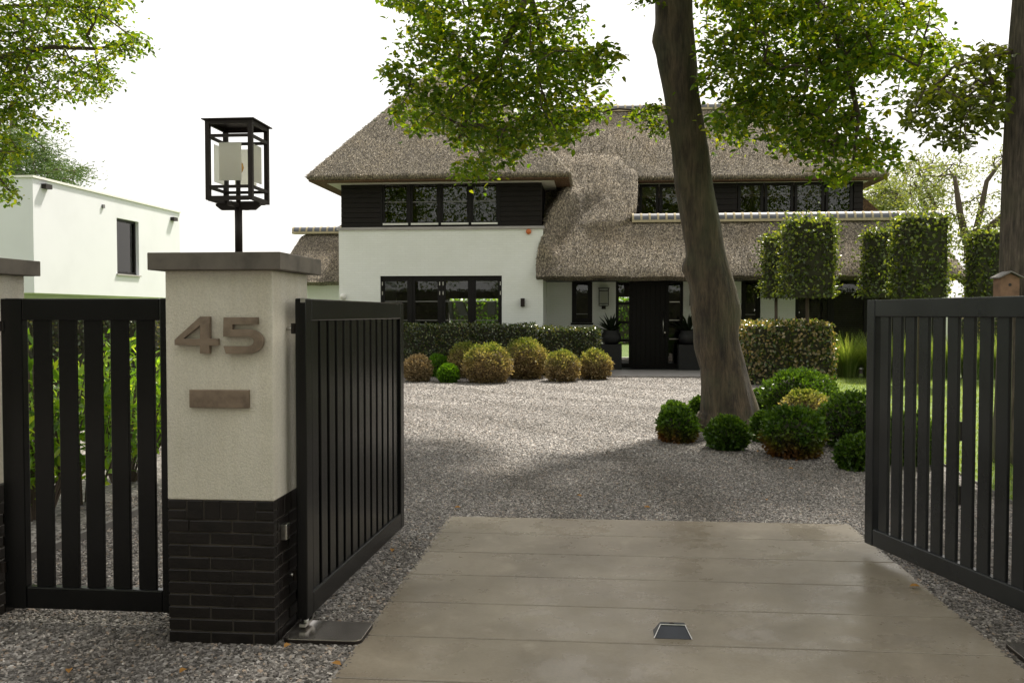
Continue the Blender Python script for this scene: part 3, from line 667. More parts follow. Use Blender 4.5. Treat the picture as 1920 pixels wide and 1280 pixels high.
# ---- rear, floors and inner shell, so that the windows look into rooms
RX1 = PX(1777, 27.0)
UX1 = PX(1615, 27.75)
ro = ro_ = [(PX(843, 33.5), PX(940, 33.5), .4, 2.3), (PX(1146, 33.5), PX(1192, 33.5), .14, 2.35)]
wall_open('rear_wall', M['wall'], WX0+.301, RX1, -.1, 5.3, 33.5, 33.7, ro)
wall_open('inner_wall', M['interior'], WX0+.305, RX1-.31, .129, 2.89, 33.3, 33.45, ro_)  # dark lining added to keep the rooms dim
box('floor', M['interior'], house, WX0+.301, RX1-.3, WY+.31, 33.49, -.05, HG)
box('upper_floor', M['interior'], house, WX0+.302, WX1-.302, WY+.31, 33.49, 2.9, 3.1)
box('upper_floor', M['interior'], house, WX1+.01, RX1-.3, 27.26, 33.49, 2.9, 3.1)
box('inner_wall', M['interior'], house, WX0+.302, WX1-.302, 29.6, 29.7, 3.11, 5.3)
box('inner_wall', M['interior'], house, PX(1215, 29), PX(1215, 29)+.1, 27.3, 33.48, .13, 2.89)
box('inner_wall', M['interior'], house, PX(1215, 29)+.11, RX1-.3, 30, 30.1, .13, 2.89)  # dark partition added behind the right glazing to dim it
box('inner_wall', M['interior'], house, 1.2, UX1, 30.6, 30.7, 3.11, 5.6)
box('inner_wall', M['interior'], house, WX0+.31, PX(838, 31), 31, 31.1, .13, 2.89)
# pale boxes on cords, giving the pale shapes in the ground-floor panes
def shade(xa, xb, ya, yb, Y, skew, label):
    a, b = P(xa, yb, Y), P(xb, ya, Y); t = thing('pale_box', ((a.x+b.x)/2, Y, b.z), label, 'lampshade', 'pale boxes behind the window')
    m_ = MB(); v = []
    for yy in (Y-.03, Y+.22): v += [(a.x+skew, yy, a.z), (b.x+skew, yy, a.z), (b.x, yy, b.z), (a.x, yy, b.z)]
    m_.add(v, [(0,1,2,3),(7,6,5,4),(0,4,5,1),(1,5,6,2),(2,6,7,3),(3,7,4,0)]); m_.build('shade', M['pale_matt'], t)
    MB().tube([((a.x+b.x)/2, Y+.09, b.z), ((a.x+b.x)/2, Y+.09, 2.9)], .006, 6).build('cord', M['black_metal'], t)
shade(853, 868, 567, 592, 25.75, .14, 'slanted pale box behind the third pane of the ground-floor window')
shade(914, 929, 565, 590, 25.75, .0, 'pale square box behind the rightmost pane of the ground-floor window')
shade(840, 846, 566, 599, 25.85, .06, 'narrow pale box at the left edge of the third ground-floor pane')

# ---- porch wall with the entrance
PYW = 27.0
zp1 = PZ(519, PYW)
def opx(a, b, ya, yb): return (PX(a, PYW), PX(b, PYW), max(HG+.002, PZ(yb, PYW)), PZ(ya, PYW))
o1, od, o2 = opx(1072, 1110.5, 521, 605), opx(1154.5, 1281, 521.5, 690), opx(1389.5, 1426, 520, 606)
o3 = (PX(1491, PYW), PX(1766, PYW), HG+.05, PZ(520.5, PYW))
wall_open('porch_wall', M['wall'], WX1+.002, RX1, -.1, zp1+.1, PYW, PYW+.25, [o1, od, o2, o3])
box('porch_wall', M['wall'], house, RX1-.25, RX1-.001, PYW+.251, 33.45, -.1, zp1+.1)
for o in (o1, o2):
    casement(o[0]+.003, o[1]-.003, o[2]+.003, o[3]-.003, PYW+.05, .13, [o[2]+.26])
    box('window_sill', M['dark_wood'], house, o[0]-.03, o[1]+.03, PYW-.04, PYW+.045, o[2]-.06, o[2]-.002)
# sliding glazed doors at the right with slatted blinds
n = 4; w = (o3[1]-o3[0])/n
for i in range(n): casement(o3[0]+i*w+.004, o3[0]+(i+1)*w-.004, o3[2], o3[3], PYW+.06, .09)
bl = MB()
for k in range(38): bl.box(o3[0]+.05, o3[0]+2*w-.05, PYW+.30, PYW+.34, HG+.15+k*.062, HG+.156+k*.062)
bl.build('blind', M['bar'], house)
# entrance
dx = [od[0], PX(1160, PYW), PX(1179.5, PYW), PX(1184, PYW), PX(1248, PYW), PX(1254, PYW), PX(1276, PYW), od[1]]
dz0, dz1 = od[2], od[3]
mb = MB(); mb.box(od[0]+.002, od[1]-.002, PYW+.03, PYW+.16, dz1-.10, dz1-.002)
for a, b in ((dx[0]+.002, dx[1]), (dx[2], dx[3]), (dx[4], dx[5]), (dx[6], dx[7]-.002)): mb.box(a, b, PYW+.031, PYW+.159, dz0, dz1-.10)
mb.build('door_frame', M['dark_wood'], house)
door = box('front_door', M['dark_wood'], house, dx[3]+.002, dx[4]-.002, PYW+.06, PYW+.12, dz0+.01, dz1-.102)
nb = 7; pw = (dx[4]-dx[3]-.012)/nb
for i in range(nb): piece('door_plank', M['dark_wood'], door, dx[3]+.006+i*pw, dx[3]+.006+(i+1)*pw-.008, PYW+.045, PYW+.0595, dz0+.02, dz1-.11)
hx = PX(1243.5, PYW-.02); MB().tube([(hx, PYW-.03, PZ(632, PYW)), (hx, PYW-.03, PZ(586, PYW))], .014, 10).build('door_handle', M['steel'], door, smooth=True)
for yy in (590, 628): MB().tube([(hx, PYW-.03, PZ(yy, PYW)), (hx, PYW+.046, PZ(yy, PYW))], .008, 8).build('handle_stud', M['steel'], door)
kx = PX(1247, PYW); MB().tube([(kx, PYW+.02, PZ(623, PYW)), (kx, PYW+.047, PZ(623, PYW))], .026, 14).build('lock', M['steel'], door)
def sidelight(xa, xb, ys_, bar):
    s = MB(); edges = [dz1-.10] + [PZ(y, PYW) for y in ys_] + [dz0+.14]
    s.box(xa+.001, xb-.001, PYW+.04, PYW+.15, dz0, dz0+.14)
    for z in edges[1:-1]: s.box(xa+.001, xb-.001, PYW+.05, PYW+.14, z-.04, z+.04)
    w_ = s.build('sidelight', M['dark_wood'], house)
    for i in range(len(edges)-1):
        box('pane', M['glass'], w_, xa+.001, xb-.001, PYW+.09, PYW+.098, edges[i+1]+.0405 if i < len(edges)-2 else edges[i+1], edges[i]-.0405 if i else edges[i])
        if bar and 0 < i: box('glazing_bar', M['steel'], w_, xa+.02, xb-.02, PYW+.03, PYW+.049, edges[i]-.012, edges[i]+.012)
sidelight(dx[1], dx[2], [569, 604, 638], False); sidelight(dx[5], dx[6], [566, 600, 635], True)
pf = G(1290, 706)
tag(box('porch_floor', M['porch'], None, WX1+.4, PX(1402, pf.y), pf.y, PYW-.002, -.05, HG+.012, bevel=.008), kind='structure')
dm = thing('doormat', ((dx[0]+dx[7])/2, 26.5, HG), 'dark doormat on the porch in front of the black door', 'doormat')
box('mat', M['clay'], dm, dx[0]-.1, dx[7]+.2, 26.1, 26.95, HG+.0125, HG+.03, bevel=.006)

# ---- lower roof over the porch, eave to ridge-tile row
EY, EZ = 24.7, PZ(514, 24.7); SL = 1.19
def SZ(Y): return EZ + SL*(Y-EY)
TY = 26.0
def hsh(x, y): return math.sin(x*3.1+1.3*math.sin(y*2.3))*.5 + math.sin(x*7.7+y*5.1)*.3 + math.sin(x*1.1-y*1.7)*.6
def grid_solid(name, fn, nu, nv, off, mat, parent=house):
    top = [[Vector(fn(i/nu, j/nv)) for i in range(nu+1)] for j in range(nv+1)]; mb = MB(); W_ = nu+1; K = W_*(nv+1)
    vs = [p for r in top for p in r] + [p + Vector(off(p) if callable(off) else off) for r in top for p in r]; fs = []
    for j in range(nv):
        for i in range(nu): a = j*W_+i; fs.append((a, a+1, a+W_+1, a+W_)); fs.append((K+a, K+a+W_, K+a+W_+1, K+a+1))
    for i in range(nu): fs.append((i, K+i, K+i+1, i+1)); a = nv*W_+i; fs.append((a, a+1, K+a+1, K+a))
    for j in range(nv): a = j*W_; fs.append((a, a+W_, K+a+W_, K+a)); a = j*W_+nu; fs.append((a, K+a, K+a+W_, a+W_))
    mb.add(vs, fs); o = mb.build(name, mat, parent, smooth=True); o.data.update()
    e = o.modifiers.new('edges', 'EDGE_SPLIT'); e.split_angle = math.radians(50); return o
def sst(a, b, x): t = min(1, max(0, (x-a)/(b-a))); return t*t*(3-2*t)
LXR = PX(1812, 25.2)
def low_fn(u, v):
    Y = EY + v*(TY-EY); z = SZ(Y); xr = LXR - .75*v**1.3; xl = -1.60 + .0*v
    X = xl + u*(xr-xl)
    z += .02*hsh(X*1.3, Y) - .10*(1-min(1, v/.12))**2*.6
    if X > xr-.5: k = (X-xr+.5)/.5; z -= .18*k*k; Y += .25*k*k
    return (X, Y, z)
roofs = []
r0 = grid_solid('porch_roof', low_fn, 90, 14, (0, .42, -.10), M['thatch']); roofs.append(r0)
box('porch_soffit', M['dark_wood'], house, WX1+.003, LXR-.4, EY+.30, PYW-.001, EZ-.13, EZ-.09)
box('flat_roof', M['dark_wood'], house, 1.0, UX1+.9, TY+.05, 27.74, SZ(TY)-.30, SZ(TY)-.16)
# ---- sweep of thatch between the wing and the window band
def edge_x(z):
    pts = [(3.9, .30), (4.10, .55), (4.25, .85), (4.42, 1.06), (4.7, 1.18), (5.2, 1.24), (5.9, 1.26), (7.5, 1.3)]
    for (a, xa), (b, xb) in zip(pts[:-1], pts[1:]):
        if a <= z <= b: return xa + (xb-xa)*(z-a)/(b-a)
    return pts[0][1] if z < pts[0][0] else pts[-1][1]
def sweep_fn(u, v):
    Y = EY + .12 + v*(28.7-EY-.12); z = SZ(Y)
    xr = edge_x(z); xl = WX1 - .02 - .17*(1-sst(24.9, 25.5, Y))
    X = xl + u*(xr-xl)
    off = -.02 + .12*sst(3.95, 4.35, z)*(1-sst(6.6, 7.5, z)) + .015*hsh(X*2, Y)
    xc = -1.38 + .62*sst(3.7, 5.3, z)                       # the roll that runs up to the wing eave
    off += (.52*math.exp(-((X-xc)/.26)**2)*sst(2.9, 3.4, z)*(1-sst(4.9, 5.5, z)) - .10*math.exp(-((X-xc-.66)/.32)**2)*sst(3.3, 3.9, z)*(1-sst(4.8, 5.4, z)))
    off -= .22*sst(6.1, 7.2, z) + .3*sst(5.75, 6.5, z)*(1-sst(0, .6, xr-X))
    edge = max(0, 1-(xr-X)/.16); off -= .07*edge*edge*sst(3.9, 4.3, z)
    return (X, Y - .766*off, z + .643*off)
roofs.append(grid_solid('sweeping_roof', sweep_fn, 46, 60, (0, .30, -.22), M['thatch']))
# ---- hip roofs
def hip(name, X0, X1, Y0, Y1, ze, pitch, left=True, right=True, parent=house):
    """closed hip roof with a cut reed underside"""
    Yr = (Y0+Y1)/2; rise = pitch*(Yr-Y0)
    mb = MB(); n_sub = 14
    a = [(X0, Y0, ze), (X1, Y0, ze), (X1, Y1, ze), (X0, Y1, ze)]; i_ = .42
    b = [(X0+i_, Y0+i_, ze-.06), (X1-i_, Y0+i_, ze-.06), (X1-i_, Y1-i_, ze-.06), (X0+i_, Y1-i_, ze-.06)]
    return mb, a, b, rise
def hip_roof(name, X0, X1, Y0, Y1, ze, pitch, along, parent=house):
    top = MB()
    if along == 'y':
        hw = (X1-X0)/2; zr = ze + pitch*hw; xm = (X0+X1)/2; A, B = (xm, Y0+hw*.98, zr), (xm, max(Y0+hw+.5, Y1-hw), zr)
        top.add([(X0,Y0,ze),(X1,Y0,ze),(X1,Y1,ze),(X0,Y1,ze),A,B], [(0,1,4),(1,2,5,4),(2,3,5),(3,0,4,5)])
    else:
        hw = (Y1-Y0)/2; zr = ze + pitch*hw; ym = (Y0+Y1)/2; A, B = (X0+hw, ym, zr), (X1-hw, ym, zr)
        top.add([(X0,Y0,ze),(X1,Y0,ze),(X1,Y1,ze),(X0,Y1,ze),A,B], [(0,1,5,4),(1,2,5),(2,3,4,5),(3,0,4)])
    base = len(top.v); k = .07
    top.add([(X0+k,Y0+k,ze-.10),(X1-k,Y0+k,ze-.10),(X1-k,Y1-k,ze-.10),(X0+k,Y1-k,ze-.10)], [(3,2,1,0)])
    for i in range(4): top.f.append((i, base+i, base+(i+1) % 4, (i+1) % 4))
    o = top.build(name, M['thatch'], parent, smooth=True, bevel=.10, seg=4, angle=25)
    und = MB(); q = .5                                      # brown cut reed seen from below, a few mm under the thatch
    def ringq(x0, x1, y0, y1): und.box(x0, x1, y0, y1, ze-.128, ze-.1015)
    ringq(X0+.09, X1-.09, Y0+.09, Y0+q); ringq(X0+.09, X1-.09, Y1-q, Y1-.09); ringq(X0+.09, X0+q, Y0+q+.001, Y1-q-.001); ringq(X1-q, X1-.09, Y0+q+.001, Y1-q-.001)
    und.build('reed_underside', M['reed_cut'], o)
    sf = MB(); sf.box(X0+q+.001, X1-q-.001, Y0+q+.001, Y0+1.2, ze-.14, ze-.102); sf.box(X0+q+.001, X0+1.3, Y0+1.201, Y1-q-.001, ze-.14, ze-.102); sf.box(X1-1.3, X1-q-.001, Y0+1.201, Y1-q-.001, ze-.14, ze-.102)
    sf.build('soffit', M['soffit'], o)
    return o, A, B
EX0, EX1 = PX(572, WE), PX(1072, WE)
rw, wa, wb = hip_roof('wing_roof', EX0, EX1, WE, 34.2, zwe+.05, 1.19, 'y'); roofs.append(rw)
UYE = 27.2; UZE = SZ(UYE); RY = EY + (PZ(207, 29.4)-EZ)/SL
XR = PX(1668, UYE)
rm, ma, mb_ = hip_roof('main_roof', -4.0, XR, UYE, 2*RY-UYE, UZE, SL, 'x'); roofs.append(rm)
# window band under the main roof
BY = 27.72; bz0, bz1 = SZ(TY)-.15, UZE-.08
bx = [PX(a, BY) for a in (1197, 1235, 1277, 1318)]; by = [PX(a, BY) for a in (1381, 1431, 1487, 1545, 1598)]
wall_open('upper_wall', M['clad'], 1.0, UX1, bz0, bz1, BY+.022, BY+.2, [(bx[0], bx[3], bz0+.1, bz1-.06), (by[0], by[4], bz0+.1, bz1-.06)])
box('upper_wall', M['clad'], house, UX1-.2, UX1-.001, BY+.201, 31.4, bz0, bz1)
for s in (bx, by):
    for i in range(len(s)-1): casement(s[i]+.02, s[i+1]-.02, bz0+.105, bz1-.065, BY+.01, .08, [], None)
for k in range(8):
    z0 = bz0+.12+k*.17
    if z0+.16 > bz1: break
    piece('cladding_board', M['clad'], house, bx[3]+.01, by[0]-.01, BY, BY+.02, z0, z0+.16); piece('cladding_board', M['clad'], house, by[4]+.01, UX1+.003, BY, BY+.02, z0, z0+.16)
# low roof left of the wing, and the pieces of thatch that show behind the upper walls
LEY = 28.0; LEZ = PZ(529, LEY, 575)
def left_fn(u, v):
    Y = LEY + v*1.5; z = LEZ + 1.12*(Y-LEY)
    xl = PX(513, LEY) + .40*v**1.4; X = xl + u*(WX0+.05-xl)
    z += .02*hsh(X*1.5, Y)
    if X < xl+.35: k = (xl+.35-X)/.35; z -= .14*k*k
    return (X, Y, z)
roofs.append(grid_solid('side_roof', left_fn, 30, 12, (0, .4, -.10), M['thatch']))
box('side_wall', M['wall'], house, PX(540, 28.9), WX0-.001, 28.7, 32, -.1, LEZ+.1)
mb = MB(); x0 = PX(606, 30.2); mb.add([(x0, 30.2, PZ(440, 30.2, 610)), (WX0+.2, 30.2, PZ(440, 30.2, 610)), (WX0+.2, 30.2, PZ(378, 30.2, 650)), (x0, 33, PZ(440, 30.2, 610)), (WX0+.2, 33, PZ(440, 30.2, 610)), (WX0+.2, 33, PZ(378, 30.2, 650))],
   [(0,1,2),(5,4,3),(0,2,5,3),(0,3,4,1),(1,4,5,2)]); roofs.append(mb.build('side_gable_thatch', M['thatch'], house))
mb = MB(); x0 = PX(1662, 28.6); x1 = UX1-.05; za, zb_ = PZ(409, 28.6, 1655), PZ(352, 28.6, 1610); mb.add([(x0, 28.6, za), (x1, 28.6, za), (x1, 28.6, zb_), (x0, 31.6, za), (x1, 31.6, za), (x1, 31.6, zb_)],
   [(0,1,2),(5,4,3),(0,2,5,3),(0,3,4,1),(1,4,5,2)]); mb.build('right_gable_thatch', M['reed_cut'], house)
# loose reed ends that roughen the thatch
def straws(objs, dens):
    Cs, Ds = [], []
    for o in objs:
        me = o.data; org = np.array(ORG[o.name])
        for p in me.polygons:
            nn = p.normal
            if nn.z < .15 or nn.y > .2: continue
            v = [np.array(me.vertices[i].co) for i in p.vertices]
            for a, b, c_ in ([(0, 1, 2)] if len(v) == 3 else [(0, 1, 2), (0, 2, 3)]):
                ar = .5*np.linalg.norm(np.cross(v[b]-v[a], v[c_]-v[a])); k = rng.poisson(ar*dens)
                if not k: continue
                r1, r2 = np.sqrt(rng.random((k, 1))), rng.random((k, 1))
                Cs.append(v[a]*(1-r1) + v[b]*r1*(1-r2) + v[c_]*r1*r2 + org)
                n3 = np.array(nn); down = np.array([0, 0, -1.]) + n3*n3[2]; down /= max(1e-6, np.linalg.norm(down))
                Ds.append(np.tile(down*.8+n3*.45, (k, 1)))
    C = np.concatenate(Cs); D = np.concatenate(Ds); k = len(C); D = D + rng.normal(0, .28, (k, 3))
    V, Fq = leaf_arrays(C - D*.02, D, rng.normal(size=(k, 3)), rng.uniform(.05, .10, k), rng.uniform(.008, .017, k), simple=True)
    return np_mesh('loose_reeds', V, Fq, M['straw'], house)
tag(straws(roofs, 750), kind='stuff')

# ---- rows of ridge tiles
def tile_mesh(L, r, n=9):
    vs = []; m = MB(); nn = n+1
    for xx in (0, L):
        for rr in (r, r-.02):
            vs += [(xx, -rr*math.cos(math.pi*k/n)*.85, rr*math.sin(math.pi*k/n)) for k in range(nn)]
    o_, i_, O, I = 0, nn, 2*nn, 3*nn; fs = []
    for k in range(n): fs += [(o_+k, O+k, O+k+1, o_+k+1), (i_+k, i_+k+1, I+k+1, I+k), (o_+k, o_+k+1, i_+k+1, i_+k), (O+k, I+k, I+k+1, O+k+1)]
    fs += [(o_, i_, I, O), (o_+n, O+n, I+n, i_+n)]; m.add(vs, fs); return m
def ridge_row(X0, X1, Y, Z, r, pitch=.237):
    n = max(1, round((X1-X0)/pitch)); p = (X1-X0)/n; org = ORG[house.name]
    j = MB(); j.box(X0-.03, X1+.03, Y-r*.93, Y+r*.93, Z-.07, Z-.004)
    for k in range(n+1):
        t = tile_mesh(.058, r+.013); j.add([(x+X0+k*p-.029, y+Y, z+Z) for x, y, z in t.v], t.f)
    bed = j.build('ridge_mortar', M['tile_mortar'], house)
    t = tile_mesh(p-.054, r); me = bpy.data.meshes.new('ridge_tile'); me.from_pydata(t.v, [], t.f); me.update(); me.materials.append(M['tile'])
    bm = bmesh.new(); bm.from_mesh(me); bmesh.ops.recalc_face_normals(bm, faces=bm.faces); bm.to_mesh(me); bm.free()
    for k in range(n): link('ridge_tile', me, None, bed, Vector((X0+k*p+.027, Y, Z)) - org)
ridge_row(PX(1186, TY), PX(1764, TY), TY+.06, SZ(TY)+.03, .185)
ridge_row(-1.4, mb_[0]-.1, ma[1], ma[2]-.03, .15)
ridge_row(PX(549, 29.3), WX0-.02, 29.50, LEZ+1.12*1.5+.04, .16)
# small fittings on the wing
sr = P(991, 434, WY-.06); al = thing('alarm_light', (sr.x, WY, sr.z), 'small round orange alarm light high on the white wall', 'alarm light')
MB().lathe((0, 0, 0), [(.075, 0), (.075, .04), (.06, .075), (.02, .09)], 16).build('lens', M['orange'], al, local=True, smooth=True).rotation_euler = (math.pi/2, 0, 0)
w0 = P(980, 567, WY-.08); wl = thing('wall_lamp', (w0.x, WY, w0.z), 'small black box wall lamp on the white wall', 'wall lamp')
box('housing', M['black_metal'], wl, w0.x-.055, w0.x+.055, WY-.12, WY-.02, w0.z-.115, w0.z+.115, bevel=.004)
box('bracket', M['black_metal'], wl, w0.x-.03, w0.x+.03, WY-.0195, WY+.002, w0.z-.05, w0.z+.05)
w0 = P(643, 556, WY-.05); wc = thing('dome_camera', (w0.x, WY, w0.z), 'small white dome camera low on the white wall', 'camera')
MB().lathe((0, 0, 0), [(.09, 0), (.09, .05), (.07, .09), (.02, .12)], 14).build('dome', M['white_trim'], wc, local=True, smooth=True).rotation_euler = (math.pi/2, 0, 0)
def wall_lantern(px, label):
    a, b = P(px-9.5, 573, PYW-.2), P(px+9.5, 541, PYW-.2); t = thing('wall_lantern', ((a.x+b.x)/2, PYW, a.z), label, 'lantern', 'black porch lanterns')
    y0, y1 = PYW-.30, PYW-.06; s = .022
    for x_ in (a.x, b.x-s):
        for yy in (y0, y1-s): box('corner_post', M['black_metal'], t, x_, x_+s, yy, yy+s, a.z, b.z)
    for zz in (a.z-.012, a.z+.05, b.z-.07): 
        m_ = MB(); m_.box(a.x+s, b.x-s, y0+.002, y0+s-.002, zz, zz+.02); m_.box(a.x+s, b.x-s, y1-s+.002, y1-.002, zz, zz+.02); m_.build('rail', M['black_metal'], t)
    box('roof_plate', M['black_metal'], t, a.x-.02, b.x+.02, y0-.02, y1+.02, b.z+.001, b.z+.02)
    box('frosted_pane', M['frosted'], t, a.x+.05, b.x-.05, y0+.05, y0+.055, a.z+.09, b.z-.09)
    box('bracket', M['black_metal'], t, (a.x+b.x)/2-.06, (a.x+b.x)/2+.06, y1-.1, PYW-.002, a.z-.10, a.z-.013)
wall_lantern(1132, 'black square lantern on the porch wall between narrow window and door')
wall_lantern(1303, 'black square porch lantern hidden behind the leaning trunk')
# planters with agaves beside the door
def planter(px, side):
    x = PX(px, 26.35); y = 26.35
    t = thing('planter', (x, y, HG), 'round black pot on a black plinth %s of the front door' % side, 'planter', 'black planters by the door')
    box('plinth', M['clay'], t, x-.30, x+.30, y-.3, y+.3, HG+.0125, .86, bevel=.01)
    MB().lathe((x, y, .861), [(.16, 0), (.25, .06), (.29, .18), (.27, .30), (.22, .36), (.24, .40), (.20, .40), (.18, .34)], 20).build('pot', M['clay'], t, smooth=True)
    n = 26; a = np.sort(rng.uniform(0, 6.28, n)); el = rng.uniform(.25, 1.3, n)
    D = np.stack([np.cos(a)*np.cos(el), np.sin(a)*np.cos(el), np.sin(el)], 1)
    V, Fq = leaf_arrays(np.tile([x, y, 1.20], (n, 1)), D, np.tile([0, 0, 1.], (n, 1))+.01, rng.uniform(.45, .65, n), rng.uniform(.09, .12, n), .2)
    tag(np_mesh('agave', V, Fq, M['palm_leaf']), 'spiky dark agave in the black pot %s of the front door' % side, 'plant', 'agaves by the door')
planter(1146, 'left'); planter(1291, 'right')
# ================================================================== NEIGHBOUR
nc = P(61, 333, 26.0); nx = nc.x; nz1 = nc.z; nz0 = PZ(549, 26, 61)
def ny(px):                                                # depth at which the long flank is met
    d = ray(px, 588); return nx/d.x*d.y
yf = ny(339)
nb_ = thing('modern_house', (nx-8, 31, 0), 'flat-roofed white box house behind the garden gate', 'house')
wy0, wy1 = ny(221), ny(262); wz1, wz0 = P(221, 408, wy0).z, P(221, 513, wy0).z
mb = MB()
mb.add([(nx-30,26,nz0),(nx,26,nz0),(nx,26,nz1),(nx-30,26,nz1)], [(0,1,2,3)]); mb.add([(nx-30,yf,nz0),(nx,yf,nz0),(nx,yf,nz1),(nx-30,yf,nz1)], [(3,2,1,0)])
mb.add([(nx-30,26,nz1),(nx,26,nz1),(nx,yf,nz1),(nx-30,yf,nz1)], [(0,1,2,3)]); mb.add([(nx-30,26,nz0),(nx,26,nz0),(nx,yf,nz0),(nx-30,yf,nz0)], [(3,2,1,0)])
ys_ = [26, wy0, wy1, yf]; zs_ = [nz0, wz0, wz1, nz1]
for i in range(3):
    for j in range(3):
        if i == 1 and j == 1: continue
        mb.add([(nx,ys_[i],zs_[j]),(nx,ys_[i+1],zs_[j]),(nx,ys_[i+1],zs_[j+1]),(nx,ys_[i],zs_[j+1])], [(0,1,2,3)])
for a, b in (((wy0, wz0), (wy1, wz0)), ((wy1, wz0), (wy1, wz1)), ((wy1, wz1), (wy0, wz1)), ((wy0, wz1), (wy0, wz0))):
    mb.add([(nx, a[0], a[1]), (nx, b[0], b[1]), (nx-.25, b[0], b[1]), (nx-.25, a[0], a[1])], [(0,1,2,3)])
mb.build('wall', M['neigh'], nb_)
cp = MB(); cp.box(nx-30, nx+.05, 25.95, 26.25, nz1+.002, nz1+.07); cp.box(nx-.25, nx+.05, 26.251, yf+.05, nz1+.002, nz1+.07); cp.build('roof_edge', M['white_trim'], nb_)
wn = MB(); s = .09
wn.box(nx-.22, nx-.12, wy0+.002, wy0+s, wz0+.002, wz1-.002); wn.box(nx-.22, nx-.12, wy1-s, wy1-.002, wz0+.002, wz1-.002); wn.box(nx-.219, nx-.121, wy0+s, wy1-s, wz0+.002, wz0+s); wn.box(nx-.219, nx-.121, wy0+s, wy1-s, wz1-s, wz1-.002)
wn = wn.build('window', M['dark_wood'], nb_); box('pane', M['glass'], wn, nx-.18, nx-.17, wy0+s, wy1-s, wz0+s, wz1-s)
for k in range(22): piece('blind_slat', M['bar'], wn, nx-.27, nx-.235, wy0+s, wy1-s, wz0+.1+k*(wz1-wz0-.2)/22, wz0+.115+k*(wz1-wz0-.2)/22, ch=0)
box('sill', M['porch'], nb_, nx-.119, nx+.06, wy0-.06, wy1+.06, wz0-.05, wz0-.002)
box('ground_floor', M['neigh'], nb_, nx-26, nx-2.5, 29, yf-1, 0, nz0-.002)
for px, py in ((87, 350), (325, 411)):
    y = ny(px); z = P(px, py, y).z; box('downlight', M['black_metal'], nb_, nx+.002, nx+.16, y-.16, y+.16, z-.07, z+.07)
y = ny(195); z = P(195, 387, y).z; box('vent', M['bar'], nb_, nx+.002, nx+.06, y-.06, y+.06, z-.06, z+.06)

# ================================================================== VEGETATION
def ball(center, r, mat, name, label, cat, group, n=None, leafsz=.035, sy=1.0, core=None):
    """clipped round shrub: twiggy core and a shell of leaves, standing on the ground"""
    cx, cy, zb = center; rx, rz = r; t = thing(name, (cx, cy, zb), label, cat, group)
    cz = zb + rz*.93; n = n or int(1500 + 5200*rx*rx/.3)
    u = unit(rng.normal(size=(n, 3))); u[:, 2] = np.where(u[:, 2] < -.85, -u[:, 2], u[:, 2])
    lump = 1 + .05*np.sin(u[:, 0]*5+cx*3)*np.sin(u[:, 1]*4+cy) + .035*np.sin(u[:, 2]*9+u[:, 0]*7+cx) + .025*np.sin(u[:, 1]*13+u[:, 2]*11)
    rad = lump*(1 - .16*rng.random(n)**2 + .16*rng.random(n)**7)
    C = np.array([cx, cy, cz]) + u*np.array([rx, rx*sy, rz])*rad[:, None]; C[:, 2] = np.maximum(C[:, 2], zb+.01)
    D = u*.9 + rng.normal(0, .55, (n, 3)) + np.array([0, 0, .35])
    V, Fq = leaf_arrays(C, D, u + rng.normal(0, .6, (n, 3)), rng.uniform(.7, 1.35, n)*leafsz, rng.uniform(.5, .75, n)*leafsz, simple=True)
    np_mesh('foliage', V, Fq, mat, t)
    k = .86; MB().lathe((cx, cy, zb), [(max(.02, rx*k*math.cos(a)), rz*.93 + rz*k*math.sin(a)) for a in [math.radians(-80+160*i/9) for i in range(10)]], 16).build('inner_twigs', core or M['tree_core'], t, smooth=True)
    return t
def px_ball(x0, x1, y0, y1, mat, label, group, base=None, name='box_ball', cat='shrub', **kw):
    kw.setdefault('leafsz', .055)
    b = G((x0+x1)/2, base or y1 - (y1-y0)*.06); d = b.y
    rx = (x1-x0)/2*d/1700/1.02; zt = P((x0+x1)/2, y0, d).z; rz = max(.05, (zt-b.z)/1.93)
    return ball((b.x, b.y, b.z-.02), (rx, rz), mat, name, label, cat, group, **kw)
GL = 'clipped box balls before the long hedge'; GR = 'clipped box balls round the leaning tree'
dry = simple('dry twigs', (.10, .065, .03), .9)
